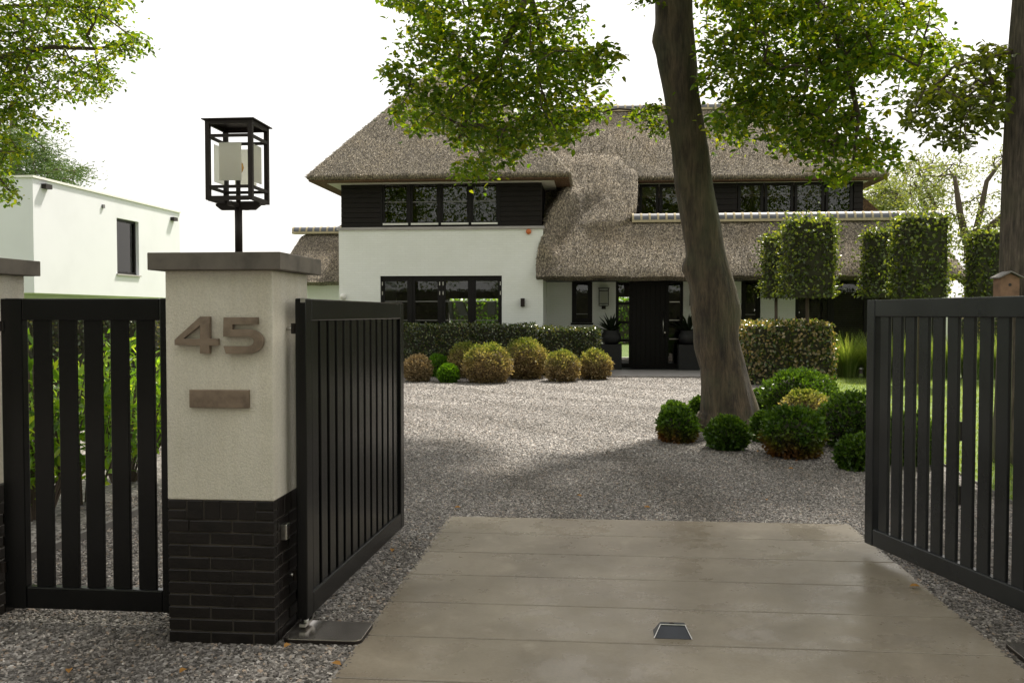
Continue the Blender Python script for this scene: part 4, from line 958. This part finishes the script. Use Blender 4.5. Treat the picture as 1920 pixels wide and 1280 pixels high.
for a in [
    (740, 775, 650, 690, M['box_bright'], 'bright green box ball half hidden behind the open left gate leaf', GL, 700, {}),
    (757, 809, 666, 718, M['box_dry'], 'leftmost brown box ball, just right of the open left gate leaf', GL, None, dict(core=dry)),
    (801, 840, 665, 712, M['box_bright'], 'deep green box bush behind the smallest bright green ball', GL, 706, {}),
    (821, 859, 683, 719, M['box_bright'], 'smallest bright green box ball in the front row before the hedge', GL, None, {}),
    (842, 897, 643, 714, M['box_brown'], 'green-topped box ball half hidden behind the biggest yellowish ball', GL, 708, dict(core=dry)),
    (870, 958, 646, 721, M['box_brown'], 'biggest yellowish green box ball in the front row before the hedge', GL, None, dict(core=dry)),
    (945, 1024, 637, 714, M['box_brown'], 'tall brown box ball with green top at the gap between the hedges', GL, None, dict(core=dry)),
    (1023, 1086, 658, 718, M['box_brown'], 'brown box ball second from the porch floor', GL, None, dict(core=dry)),
    (1087, 1145, 656, 714, M['box_brown'], 'brown box ball next to the porch floor, rightmost of its row', GL, None, dict(core=dry)),
    (1240, 1293, 754, 806, M['box_green'], 'small green box ball left of the trunk, behind the rusty one', GR, 803, {}),
    (1236, 1307, 765, 832, M['box_rust'], 'green box ball with rusty right flank left of the leaning trunk', GR, None, {}),
    (1294, 1330, 745, 795, M['box_green'], 'small box ball peeping out behind the left side of the trunk', GR, 790, {}),
    (1327, 1401, 781, 846, M['box_green'], 'round dark green box ball in front of the trunk base', GR, None, {}),
    (1408, 1446, 730, 775, M['box_green'], 'small box ball right of the trunk, behind the others', GR, 768, {}),
    (1411, 1452, 772, 836, M['box_green'], 'small dark box ball between trunk and rusty brown-sided ball', GR, 828, {}),
    (1433, 1539, 763, 862, M['box_rust'], 'large dark green box ball with rusty brown left side', GR, None, {}),
    (1434, 1562, 695, 790, M['box_green'], 'largest green box ball in front of the reddish hedge', GR, 782, {}),
    (1467, 1551, 733, 800, M['box_brown'], 'olive box ball between the largest ball and the rusty one', GR, 800, dict(core=dry)),
    (1541, 1645, 738, 850, M['box_green'], 'big box ball half hidden by the edge of the right gate leaf', GR, 838, {}),
    (1573, 1640, 817, 884, M['box_green'], 'small box ball low at the edge of the right gate leaf', GR, None, {}),
    (1655, 1748, 775, 880, M['box_green'], 'dark box ball behind the slats of the right gate leaf', GR, 870, {}),
]:
    px_ball(*a[:5], label=a[5], group=a[6], base=a[7], **a[8])

def hedge(name, x0, x1, y0, y1, z0, z1, mat, label, dens=420, leafsz=.06, group=None, stems=False, cat='hedge', jit=.05, simple_l=False):
    t = thing(name, ((x0+x1)/2, (y0+y1)/2, z0), label, cat, group)
    faces = [((x0,y0,z0),(x1-x0,0,0),(0,0,z1-z0),(0,-1,0)), ((x0,y1,z0),(x1-x0,0,0),(0,0,z1-z0),(0,1,0)), ((x0,y0,z0),(0,y1-y0,0),(0,0,z1-z0),(-1,0,0)), ((x1,y0,z0),(0,y1-y0,0),(0,0,z1-z0),(1,0,0)), ((x0,y0,z1),(x1-x0,0,0),(0,y1-y0,0),(0,0,1))]
    Cs, Ns = [], []
    for o, a, b, nn in faces:
        o, a, b, nn = map(np.array, (o, a, b, nn)); ar = np.linalg.norm(np.cross(a, b)); k = int(ar*dens*(.5 if nn[1] > .5 else 1))
        C = o + rng.random((k, 1))*a + rng.random((k, 1))*b; w = np.sin(C[:, 0]*3.3+C[:, 2]*2.1)*np.sin(C[:, 2]*3.7+C[:, 1]*2.9)*.025
        C = C + nn*(rng.normal(0, jit*.5, k) - jit*.3 + w)[:, None]
        Cs.append(C); Ns.append(np.tile(nn, (k, 1)))
    C = np.concatenate(Cs); Nn = np.concatenate(Ns).astype(float); k = len(C)
    # soften the corners
    mid = np.array([(x0+x1)/2, (y0+y1)/2, (z0+z1)/2]); ex = np.array([(x1-x0)/2, (y1-y0)/2, (z1-z0)/2])
    q = np.abs(C-mid)-(ex-.09); hit = (q > 0).sum(1) >= 2; C[hit] = mid + (C[hit]-mid)*.97
    D = Nn*.35 + rng.normal(0, .6, (k, 3)) + np.array([0, 0, -.1])
    V, Fq = leaf_arrays(C, D, Nn + rng.normal(0, .45, (k, 3)), rng.uniform(.7, 1.3, k)*leafsz, rng.uniform(.55, .75, k)*leafsz, simple=simple_l)
    np_mesh('foliage', V, Fq, mat, t); i = .07
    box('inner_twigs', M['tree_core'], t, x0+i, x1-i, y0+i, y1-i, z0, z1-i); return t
h1 = 23.35
hz = gz(h1)
hedge('clipped_hedge', PX(600, h1), PX(1009, h1), h1, h1+.75, hz, PZ(609, h1), M['hedge_leaf'], 'long dark green hedge with brownish top under the ground-floor window', 620)
hedge('clipped_hedge', PX(1012, h1+.1), PX(1124, h1+.1), h1+.1, h1+.8, hz, PZ(615, h1+.1), M['hedge_leaf'], 'short dark green hedge left of the porch', 620)
a = G(1437, 722); zt = PZ(606, a.y)
hedge('clipped_hedge', PX(1400, a.y), PX(1567, a.y), a.y, a.y+2.2, a.z, zt, M['red_hedge_leaf'], 'reddish clipped beech hedge right of the leaning trunk', 420, .088)
hedge('clipped_hedge', PX(30, 15.5), PX(286, 15.5), 15.5, 16.4, .05, PZ(592, 15.5), M['hedge_leaf'], 'dark hedge far behind the garden gate slats', 380)
hedge('boundary_hedge', -16, 4, 49, 50, .1, 2.5, M['laurel_leaf'], 'hedge behind the house, leaf colour brightened as if sunlit, seen through its windows', 60, .2, simple_l=True)  # bright laurel leaf puts sunlight into the colour of this hedge
hedge('boundary_hedge', 12.5, 34, 44, 45, .1, 1.95, M['red_hedge_leaf'], 'low hedge in the distance right of the house', 70, .16, simple_l=True)
# clipped block-shaped trees on bare stems
def block_tree(x0, x1, y0, y1, Y, label, half):
    a, b = PX(x0, Y), PX(x1, Y); z0, z1 = PZ(y1, Y), PZ(y0, Y); mx_, w = (a+b)/2, (b-a)/2-.03
    t = hedge('block_tree', mx_-w, mx_+w, Y-half, Y+half, z0+.04, z1-.05, M['column_leaf'], label, 430, .088, 'clipped block trees before the right wing', cat='tree', jit=.24)
    MB().tube([(mx_, Y, gz(Y)-.05), (mx_+.02, Y, z0*.5), (mx_, Y, z0+.3)], [.05, .042, .04], 8).build('trunk', M['twig'], t, smooth=True)
block_tree(1466, 1560, 413, 562, 21.6, 'tall clipped block tree rising behind the reddish hedge', .5)
block_tree(1429, 1480, 440, 562, 24.0, 'narrow clipped block tree partly hidden by its taller neighbour', .35)
block_tree(1676, 1769, 408, 562, 21.6, 'tall clipped block tree above the left part of the right gate leaf', .5)
block_tree(1615, 1690, 433, 562, 24.0, 'shorter clipped block tree left of the tall one above the gate', .35)
block_tree(1812, 1892, 437, 562, 23.4, 'clipped block tree beside the bird box', .4)
# ornamental grass in front of the glazed doors
def grass_clump(x, y, r, hgt, n, label):
    a = rng.uniform(0, 6.28, n); rr = r*.35*np.sqrt(rng.random(n)); z = gz(y)
    B = np.stack([x+rr*np.cos(a), y+rr*np.sin(a), np.full(n, z)], 1); L = hgt*rng.uniform(.7, 1.15, n); lean = rng.uniform(.25, 1.25, n)
    out_ = np.stack([np.cos(a), np.sin(a), np.zeros(n)], 1); up = np.array([0, 0, 1.]); w = rng.uniform(.005, .010, n)[:, None]
    sd_ = np.stack([-np.sin(a), np.cos(a), np.zeros(n)], 1); P_ = []
    for tt in (0, .35, .7, 1.0):
        c = B + up*(L*(tt - .32*lean*tt**2.5))[:, None] + out_*(L*lean*.62*tt**2)[:, None]; ww = w*(1-.85*tt)
        P_ += [c-sd_*ww, c+sd_*ww]
    V = np.stack(P_, 1).reshape(-1, 3); b = np.arange(n)[:, None]*8
    Fq = np.concatenate([b+np.array([[k*2, k*2+1, k*2+3, k*2+2]]) for k in range(3)], 0)
    tag(np_mesh('ornamental_grass', V, Fq, M['grass_blade']), label, 'grass clump', 'ornamental grass clumps behind the lawn')
for i, px in enumerate((1412, 1592, 1640, 1690, 1735, 1780, 1825, 1872, 1915)):
    y = 23.4 + .25*(i % 2)
    lab = {1412: 'tuft of fine grass between trunk and reddish hedge', 1592: 'arching grass clump right of the reddish hedge'}.get(px, 'arching grass clump seen through the slats of the right gate leaf')
    grass_clump(PX(px, y), y, .7, 1.18 if px > 1500 else .95, 900, lab)

# ---- trees
def net(starts, targets, r_tip=.006, power=.42):
    """joins scattered targets to the limbs by the nearest node; returns tapered twigs"""
    nodes_ = [np.array(p) for p, _ in starts]; par = list(range(-1, len(starts)-1)); cnt = [0]*len(nodes_); fixed = len(nodes_); lr = [r for _, r in starts]
    A = np.array(nodes_); T = np.array(targets); d = np.min(np.linalg.norm(T[:, None]-A[None], axis=2), 1)
    arr = list(A)
    for i in np.argsort(d):
        AA = np.array(arr); dist = np.linalg.norm(AA-T[i], axis=1); k = int(np.argmin(dist)); m_ = (AA[k]+T[i])/2 + rng.normal(0, .06, 3)*min(1, dist[k]) + np.array([0, 0, .06*dist[k]])
        arr.append(m_); par.append(k); arr.append(T[i]); par.append(len(arr)-2)
    cnt = np.zeros(len(arr))
    for i in range(len(arr)-1, fixed-1, -1):
        cnt[i] += .5; 
        if par[i] >= fixed: cnt[par[i]] += cnt[i]
    mb = MB()
    for i in range(fixed, len(arr)):
        p = par[i]; r1 = r_tip*(cnt[i]+1)**power; r0 = min(r1*1.25, lr[p]) if p < fixed else r_tip*(cnt[p]+1)**power
        mb.tube([arr[p], arr[i]], [r0, r1], 5, cap=False)
    return mb
def sprays(centers, rad, nleaf, size, mat, name, parent, poly=None, keep=.12, droop=.45, flat=.32):
    C0 = np.repeat(np.array(centers), nleaf, axis=0); k = len(C0); g = rng.normal(size=(k, 3))*np.array([.5, .5, .5*flat])*rad
    hr = np.linalg.norm(g[:, :2], axis=1); g[:, 2] -= droop*hr*hr/rad; C = C0+g
    if poly is not None:
        pr = proj(C); ok = inpoly(pr, poly)
        jitter = inpoly(pr + rng.normal(0, 16, pr.shape), poly) & (rng.random(k) < .55)
        C = C[ok | jitter | (rng.random(k) < keep*.15)]; g = g[ok | jitter | (rng.random(k) < 0)] if False else None
    k = len(C); D = rng.normal(0, 1, (k, 3))*np.array([1, 1, .45]) + np.array([0, 0, -.35]); Nn = np.array([0, -.15, 1.]) + rng.normal(0, .45, (k, 3))
    s = rng.uniform(.65, 1.25, k)*size; V, Fq = leaf_arrays(C, D, Nn, s, s*rng.uniform(.55, .7, k))
    return np_mesh(name, V, Fq, mat, parent)
def sample_poly(poly, n, Y0, Y1, shrink=0):
    xs = [p[0] for p in poly]; ys = [p[1] for p in poly]; out_ = []
    while len(out_) < n:
        q = np.stack([rng.uniform(min(xs), max(xs), 400), rng.uniform(min(ys), max(ys), 400)], 1)
        ok = inpoly(q, poly)
        if shrink:
            for dx_, dy_ in ((shrink, 0), (-shrink, 0), (0, shrink), (0, -shrink)): ok &= inpoly(q+np.array([dx_, dy_]), poly)
        for a, b in q[ok]: out_.append(tuple(P(a, b, rng.uniform(Y0, Y1))))
    return out_[:n]
# the leaning beech
TYB = 13.55
tp = [(1365,808,60),(1366,790,54),(1367,771,49),(1361,729,45),(1355,686,41),(1343,644,41),(1341,620,40.5),(1338,575,42.5),(1336,550,41.5),(1326,500,38),(1322,470,35),(1314,421,35),(1303,352,34),(1295,283,33.5),(1284,215,31.5),(1277,170,32),(1268,112,35.5),(1264,75,35.5),(1263,30,34),(1262,-40,33),(1260,-160,31),(1266,-300,29),(1280,-480,26),(1300,-700,22)]
pts = []; rad = []
for i, (a, b, hw) in enumerate(tp):
    q = P(a, b, TYB) if i else G(a, b); pts.append(Vector((q.x, TYB, q.z - (.06 if i == 0 else 0)))); rad.append(hw*TYB/1700)
# finer rings
fp, frd = [], []
for i in range(len(pts)-1):
    for k in range(4): t = k/4; fp.append(pts[i].lerp(pts[i+1], t)); frd.append(rad[i]*(1-t)+rad[i+1]*t)
fp.append(pts[-1]); frd.append(rad[-1])
def kn(z, zc, w, a, ac, aw, amp):
    da = math.atan2(math.sin(a-ac), math.cos(a-ac)); return amp*math.exp(-((z-zc)/w)**2 - (da/aw)**2)
z495, z580, z80, z40, z590 = PZ(497, TYB), PZ(590, TYB), PZ(78, TYB), PZ(345, TYB), PZ(600, TYB)
def tmod(i, a):
    z = fp[i].z; m = 1 + .025*math.sin(3*a+z*1.3) + .02*math.sin(5*a-z*2.1+1) + .015*math.sin(9*a+z*5)
    m += kn(z, z495, .12, a, math.pi, .55, .26) + kn(z, z580, .20, a, 0.1, .6, .16) + kn(z, z80, .16, a, math.pi, .5, .18) + kn(z, z40, .10, a, math.pi+.5, .4, .10)
    m += kn(z, PZ(555, TYB), .07, a, math.pi+1.1, .3, .09)
    if z < .9: m += .16*(1-z/.9)**2*math.cos(4*a+.6) + .05*(1-z/.9)*math.cos(7*a)
    return m
beech = thing('beech_tree', (pts[0].x, TYB, gz(TYB)), 'leaning grey beech with knotty trunk and overhanging green branches', 'tree')
tb = MB(); tb.tube(fp, frd, 40, tmod); tb.build('trunk', M['beech'], beech, smooth=True)
LPOLY = [(700,-60),(712,0),(770,28),(730,85),(713,132),(722,165),(737,205),(737,250),(780,254),(838,240),(852,285),(843,337),(882,343),(930,331),(968,310),(985,287),(1060,271),(1096,255),(1100,237),(1147,214),(1152,180),(1132,142),(1176,97),(1122,65),(1102,38),(1096,-60)]
RPOLY = [(1292,-60),(1300,100),(1316,200),(1338,305),(1376,300),(1388,272),(1430,258),(1455,292),(1505,297),(1520,327),(1572,358),(1592,342),(1612,308),(1672,328),(1692,298),(1742,290),(1700,262),(1648,232),(1690,205),(1700,170),(1650,155),(1618,175),(1600,150),(1660,130),(1720,160),(1790,150),(1815,110),(1790,60),(1745,0),(1740,-60)]
SP1 = [(1178,205),(1205,196),(1250,198),(1252,240),(1228,250),(1215,225),(1185,228)]; SP2 = [(1205,-20),(1240,-20),(1238,12),(1218,14)]
limbs = []
def limb(path, r0, r1):
    v = [P(*p) for p in path]; n = len(v); mb_l.tube(v, [r0+(r1-r0)*i/(n-1) for i in range(n)], 8)
    for i in range(n-1):
        for k in range(3): limbs.append((tuple(v[i].lerp(v[i+1], k/3)), r0+(r1-r0)*(i+k/3)/(n-1)))
mb_l = MB()
limb([(1262,-180,13.5),(1180,-190,13.4),(1090,-130,13.2),(1000,-40,13.0),(975,25,12.9),(935,110,12.9),(890,190,12.8),(860,260,12.7)], .10, .015)
limb([(990,-20,13.0),(1010,45,13.4),(1020,120,13.7),(1060,190,13.9)], .05, .012)
limb([(1262,-120,13.5),(1380,-130,13.6),(1480,-60,13.4),(1560,40,13.0),(1590,130,12.8),(1610,220,12.6),(1600,300,12.4)], .11, .015)
limb([(1290,-60,13.6),(1385,-10,14.2),(1395,70,14.4),(1370,130,14.5),(1400,190,14.6),(1380,260,14.6)], .06, .012)
limb([(1500,-40,13.4),(1600,-30,14),(1700,10,14.3),(1740,60,14.5)], .05, .012)
tl = sample_poly(LPOLY, 210, 11.7, 15.0, 12); tr_ = sample_poly(RPOLY, 260, 11.6, 15.2, 12); ts = sample_poly(SP1, 7, 12.8, 14) + sample_poly(SP2, 2, 13, 14)
br = net(limbs, tl+tr_+ts); mb_l.v, mb_l.f = mb_l.v, mb_l.f; b0 = len(mb_l.v); mb_l.v += br.v; mb_l.f += [tuple(b0+i for i in f_2) for f_2 in br.f]
mb_l.build('branches', M['twig'], beech, smooth=True)
sprays(tl, .40, 66, .098, M['beech_leaf'], 'foliage', beech, LPOLY)
sprays(tr_, .40, 64, .098, M['beech_leaf'], 'foliage', beech, RPOLY)
sprays(ts, .20, 60, .075, M['beech_leaf'], 'foliage', beech)
# upper crown, above the picture
up = []
while len(up) < 430:
    q = rng.uniform(-1, 1, 3)
    if .35 < np.linalg.norm(q) < 1: up.append((1.2+q[0]*6.4, 11.6+q[1]*4.9, 11.6+q[2]*3.8))
up = [p for p in up if proj([p])[0][1] < -90]
mu = net([(tuple(p), .1) for p in pts[-5:]], up, .012); mu.build('branches', M['twig'], beech)
sprays(up, .85, 110, .13, M['beech_leaf'], 'upper_foliage', beech)
# oak at the right edge
OY = 10.9
oak = thing('oak_tree', (PX(1925, OY), OY, gz(OY)), 'rough-barked oak trunk at the right picture edge with lobed dark leaves', 'tree')
op = [(1918,868,56),(1918,840,50),(1920,760,46),(1922,620,44),(1924,500,44),(1930,300,42),(1940,80,40),(1948,-60,38),(1960,-300,34),(1975,-600,26)]
ov = [P(a, b, OY) if i else G(a, b)-Vector((0, 0, .05)) for i, (a, b, w) in enumerate(op)]
tb = MB(); tb.tube(ov, [w*OY/1700 for _, _, w in op], 26, lambda i, a: 1+.03*math.sin(5*a+i)+.02*math.sin(11*a-i)); tb.build('trunk', M['oak'], oak, smooth=True)
OPOLY = [(1895,85),(1850,72),(1812,100),(1770,130),(1700,165),(1690,215),(1700,250),(1750,262),(1800,285),(1830,262),(1895,222)]
to = sample_poly(OPOLY, 60, 10.2, 11.9, 8)
ol = [(tuple(P(1900-a*.9, 95+a*.25, 10.9-.002*a)), .035-.00022*a) for a in range(0, 130, 8)]
ob_ = net(ol, to, .005); ob_.tube([p for p, _ in ol], [r for _, r in ol], 6); ob_.build('branches', M['twig'], oak)
sprays(to, .34, 36, .095, M['oak_leaf'], 'foliage', oak, OPOLY)
uo = []
while len(uo) < 110:
    q = rng.uniform(-1, 1, 3)
    if np.linalg.norm(q) < 1: uo.append((ov[-1].x+q[0]*4.0+.6, OY-.6+q[1]*3.4, 9.6+q[2]*3))
uo = [p for p in uo if proj([p])[0][1] < -70]
net([(tuple(p), .1) for p in ov[-3:]], uo, .012).build('branches', M['twig'], oak); sprays(uo, .85, 100, .13, M['oak_leaf'], 'upper_foliage', oak)
# bird box on the oak
bh = P(1886, 530, 10.5); bb = thing('bird_box', (bh.x, 10.5, bh.z-.25), 'small wooden bird box with slanted roof on the oak trunk', 'bird box')
x0, x1, y0, y1, z1 = bh.x-.10, bh.x+.10, 10.40, 10.58, PZ(521, 10.4, 1885)
MB().prism([(x0, z1-.36), (x1, z1-.36), (x1, z1), (bh.x, z1+.05), (x0, z1)], y0, y1).build('house_body', M['box_wood'], bb)
for s in (-1, 1):
    e = MB(); e.add([(bh.x, y0-.04, z1+.062), (bh.x+s*.13, y0-.04, z1-.004), (bh.x+s*.13, y1+.02, z1-.004), (bh.x, y1+.02, z1+.062), (bh.x, y0-.04, z1+.076), (bh.x+s*.13, y0-.04, z1+.010), (bh.x+s*.13, y1+.02, z1+.010), (bh.x, y1+.02, z1+.076)], [(0,1,2,3),(4,5,6,7),(0,1,5,4),(1,2,6,5),(2,3,7,6),(3,0,4,7)]); e.build('roof_board', M['edging'], bb)
MB().tube([(bh.x, y0-.003, z1-.075), (bh.x, y0+.001, z1-.075)], .017, 14).build('dark_hole_disc', M['clay'], bb)  # dark disc stands in for the shade inside the entrance hole
# big tree at the left edge
TPOLY = [(-120,-60),(225,-60),(254,6),(221,52),(167,52),(180,76),(213,68),(240,54),(296,55),(300,79),(262,113),(212,125),(214,142),(243,153),(206,178),(196,199),(146,192),(120,186),(82,194),(117,223),(134,257),(112,262),(66,238),(46,262),(55,288),(22,320),(35,332),(32,364),(41,399),(31,412),(-10,385),(-120,350)]
LTY = 15.0
ltree = thing('broadleaf_tree', (PX(-260, LTY), LTY, gz(LTY)), 'leafy green tree reaching in from the upper left corner', 'tree')
lv = [G(-262, 780), P(-255, 500, LTY), P(-250, 250, LTY), P(-245, 0, LTY), P(-235, -300, LTY), P(-230, -600, LTY)]; lv[0].y = LTY; lv[0].x = PX(-262, LTY); lv[0].z = .0
tb = MB(); tb.tube(lv, [.36, .3, .28, .25, .2, .12], 14); tb.build('trunk', M['beech'], ltree, smooth=True)
limbs = []; mb_l = MB()
limb([(-245,180,15),(-120,130,14.8),(0,108,14.7),(90,88,14.6),(180,92,14.5),(250,80,14.5)], .09, .012)
limb([(-245,60,15),(-100,20,15.2),(60,10,15.2),(200,15,15.2)], .07, .012)
limb([(-245,300,15),(-130,280,14.5),(-30,300,14.3),(20,360,14.2)], .06, .012)
tt = sample_poly(TPOLY, 210, 13.2, 16.6, 9); br = net(limbs, tt); b0 = len(mb_l.v); mb_l.v += br.v; mb_l.f += [tuple(b0+i for i in f_2) for f_2 in br.f]
mb_l.build('branches', M['twig'], ltree); sprays(tt, .38, 62, .088, M['beech_leaf'], 'foliage', ltree, TPOLY)
ul = []
while len(ul) < 150:
    q = rng.uniform(-1, 1, 3)
    if np.linalg.norm(q) < 1: ul.append((lv[4].x+q[0]*5.0, LTY+q[1]*5, 9.5+q[2]*4.0))
ul = [p for p in ul if proj([p])[0][1] < -80 or proj([p])[0][0] < -60]
net([(tuple(p), .15) for p in lv[2:]], ul, .012).build('branches', M['twig'], ltree); sprays(ul, .9, 100, .14, M['beech_leaf'], 'upper_foliage', ltree)
# pine behind the modern house
KY = 44.0
kx = PX(28, KY); pine = thing('pine_tree', (kx, KY, 0), 'dull green pine crown behind the flat-roofed white house', 'tree')
MB().tube([(kx, KY, 0), (kx+.1, KY, 6), (kx, KY, 12.5)], [.3, .24, .08], 10).build('trunk', M['twig'], pine)
KPOLY = [(5,250),(45,232),(80,262),(105,285),(112,300),(118,318),(160,313),(152,336),(126,349),(60,345),(0,338)]
tk = sample_poly(KPOLY, 70, 42, 46); net([((kx, KY, z), .15) for z in np.linspace(5, 12, 9)], tk, .02).build('branches', M['twig'], pine)
k = 9000; C = np.repeat(np.array(tk), 130, 0); C = C + rng.normal(size=C.shape)*np.array([.5, .5, .2]); k = len(C)
V, Fq = leaf_arrays(C, rng.normal(size=(k, 3))*np.array([1, 1, .3])+np.array([0, 0, .3]), rng.normal(size=(k, 3)), np.full(k, .26), np.full(k, .05), simple=True); np_mesh('foliage', V, Fq, M['pine_leaf'], pine)
# airy trees beyond the house on the right
def far_tree(px, Y, poly, n, nl, size, rad, label, mat, stems):
    t = thing('garden_tree', (PX(px, Y), Y, .12), label, 'tree', 'far garden trees at right'); limbs_ = []
    tb = MB()
    for s in stems:
        v = [P(a, b, Y) for a, b in s]; m_ = len(v); tb.tube(v, [.16*(1-i/m_)+.03 for i in range(m_)], 8)
        for i in range(m_-1):
            for kk in range(3): limbs_.append((tuple(v[i].lerp(v[i+1], kk/3)), .1))
    tb.build('trunk', M['twig'], t, smooth=True)
    tg = sample_poly(poly, n, Y-1.8, Y+1.8, 3); net(limbs_, tg, .012).build('branches', M['twig'], t); sprays(tg, rad, nl, size, mat, 'foliage', t, poly)
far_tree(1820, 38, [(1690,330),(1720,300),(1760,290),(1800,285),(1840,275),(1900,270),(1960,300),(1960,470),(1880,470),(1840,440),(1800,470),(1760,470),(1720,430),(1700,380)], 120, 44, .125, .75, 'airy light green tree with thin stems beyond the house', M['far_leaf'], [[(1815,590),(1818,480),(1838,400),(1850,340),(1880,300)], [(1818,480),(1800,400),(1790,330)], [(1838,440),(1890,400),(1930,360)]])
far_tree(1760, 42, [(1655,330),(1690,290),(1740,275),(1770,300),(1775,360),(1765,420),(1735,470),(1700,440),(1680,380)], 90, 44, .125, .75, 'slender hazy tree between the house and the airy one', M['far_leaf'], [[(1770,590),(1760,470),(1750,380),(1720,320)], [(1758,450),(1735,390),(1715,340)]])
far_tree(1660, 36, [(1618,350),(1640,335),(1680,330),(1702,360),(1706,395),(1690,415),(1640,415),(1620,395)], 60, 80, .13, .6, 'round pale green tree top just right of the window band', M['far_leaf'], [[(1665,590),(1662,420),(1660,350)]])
# laurel behind the garden gate
def laurel(x, y, r, hgt, n, label):
    t = thing('laurel_shrub', (x, y, gz(y)), label, 'shrub', 'laurel shrubs behind the garden gate')
    sm = MB(); tips = []
    for k in range(26):
        a = rng.uniform(0, 6.28); q = r*rng.uniform(.2, .95); tip = (x+q*math.cos(a), y+q*math.sin(a), gz(y)+hgt*rng.uniform(.55, 1.0)*(1-.25*(q/r)**2)); tips.append(tip)
        sm.tube([(x+q*.25*math.cos(a), y+q*.25*math.sin(a), gz(y)-.02), (x+q*.7*math.cos(a), y+q*.7*math.sin(a), tip[2]*.5), tip], [.014, .010, .004], 5)
    sm.build('stems', M['twig'], t)
    T = np.array(tips)[rng.integers(0, 26, n)]; B = np.array([x, y, gz(y)]); f2 = rng.uniform(.22, 1.03, n)[:, None]
    mid = B + (T-B)*np.array([.9, .9, .6]); C = np.where(f2 < .6, B + (mid-B)*(f2/.6), mid + (T-mid)*((f2-.6)/.4)) + rng.normal(0, .05, (n, 3))
    D = rng.normal(0, .8, (n, 3)) + np.array([0, 0, .55]); Nn = rng.normal(0, .6, (n, 3)) + np.array([0, 0, 1.])
    V, Fq = leaf_arrays(C, D, Nn, rng.uniform(.09, .16, n), rng.uniform(.032, .05, n), .12); np_mesh('foliage', V, Fq, M['laurel_leaf'], t)
laurel(PX(60, 7.3), 7.3, .62, 1.62, 900, 'laurel shrub behind the leftmost slats of the garden gate')
laurel(PX(150, 7.9), 7.9, .62, 1.66, 900, 'laurel shrub behind the middle slats of the garden gate')
laurel(PX(228, 8.9), 8.9, .62, 1.55, 900, 'laurel shrub behind the right slats of the garden gate')
laurel(PX(262, 10.6), 10.6, .62, 1.35, 800, 'farthest laurel shrub, seen right in the garden gate')
e0, e1, e2 = G(20, 1066), G(206, 990), G(262, 962)
sb = MB()
for a, b in ((e0, e1), (e1, e2)):
    d = (b-a).normalized(); nn = Vector((-d.y, d.x, 0))*.02
    sb.add([a-nn, b-nn, b+nn, a+nn]+[v+Vector((0, 0, .06)) for v in (a-nn, b-nn, b+nn, a+nn)], [(0,1,2,3),(4,5,6,7),(0,1,5,4),(1,2,6,5),(2,3,7,6),(3,0,4,7)])
tag(sb.build('bed_edging', M['edging']), 'low edging board in front of the laurel bed', 'edging')
gp = P(294, 640, 17); tag(box('garden_screen', M['grey_panel'], None, gp.x-.16, gp.x+.5, 17, 17.2, .02, PZ(603, 17, 294), bevel=.01), 'narrow blue grey screen far behind, just left of the numbered pillar', 'screen')
# fallen leaves
fl = [(395, 1203), (1090, 935), (852, 956), (1207, 955), (1420, 850), (1478, 882), (735, 1040), (1436, 940), (640, 1255), (350, 1262), (130, 1262), (545, 1215), (1705, 1105)]
k = 0
fll = ['on the gravel below the garden gate', 'alone on the gravel in the middle of the drive', 'at the far left corner of the slabs', 'on the gravel just beyond the middle of the slabs', 'in front of the box ball at the trunk base', 'in front of the large rusty box ball', 'on the gravel strip under the open left gate leaf', 'on the gravel beyond the right part of the slabs', 'beside the left edge of the slabs at the bottom', 'on the gravel below the numbered pillar', 'on the gravel in the lower left corner', 'beside the steel lid under the left gate leaf', 'on the slabs near the right gate leaf']
for a, b in fl:
    q = G(a, b); an = rng.uniform(0, 6.28); D = np.array([[math.cos(an), math.sin(an), .12]])
    V, Fq = leaf_arrays(np.array([[q.x, q.y, q.z+.024]]), D, np.array([[.1, -.2, 1.]]), np.array([rng.uniform(.05, .075)]), np.array([.035]), .25)
    tag(np_mesh('fallen_leaf', V, Fq, M['fallen']), 'yellow brown fallen leaf ' + fll[k], 'leaf', 'fallen leaves on the gravel'); k += 1

# ---- trees of the lane, behind the viewer: they shade the gate and are mirrored in the house windows
def lane_tree(x, y, hgt, r, n, label):
    t = thing('lane_tree', (x, y, 0), label, 'tree', 'tall trees along the lane')
    MB().tube([(x, y, -.1), (x+.1, y, hgt*.35), (x, y+.1, hgt*.85)], [.34, .26, .08], 10).build('trunk', M['oak'], t, smooth=True)
    q = rng.normal(size=(n*2, 3)); q = unit(q)*(rng.random((n*2, 1))**.45); q = q[:n]
    C = np.array([x, y, hgt*.57]) + q*np.array([r, r, hgt*.45]) + .35*np.sin(q[:, [1, 2, 0]]*9)
    k = len(C); V, Fq = leaf_arrays(C, rng.normal(size=(k, 3)), np.array([0, 0, 1.])+rng.normal(0, .6, (k, 3)), rng.uniform(.16, .3, k), rng.uniform(.1, .18, k), simple=True)
    np_mesh('foliage', V, Fq, M['beech_leaf'], t)
for i, (x, y, hh, r) in enumerate([(-19, -5, 15, 4.6), (-12, -9, 17, 5), (-4.5, -11, 16, 4.8), (3.5, -12, 18, 5.2), (11, -10, 16, 4.8), (18.5, -6, 17, 5)]):
    lane_tree(x, y, hh, r, 9000, ('first', 'second', 'third', 'fourth', 'fifth', 'sixth')[i] + ' tree from the left along the lane, mirrored in the house windows')

hedge('added_hedge', -26, 26, -7.2, -6.2, 0, 3.2, M['hedge_leaf'], 'long unseen hedge added behind the viewer to darken the ground-floor windows', 60, .16, simple_l=True)  # added out of view so the lower panes mirror it, not sky
for o in bpy.data.objects:
    if o.name.split('.')[0] == 'branches': o['kind'] = 'stuff'
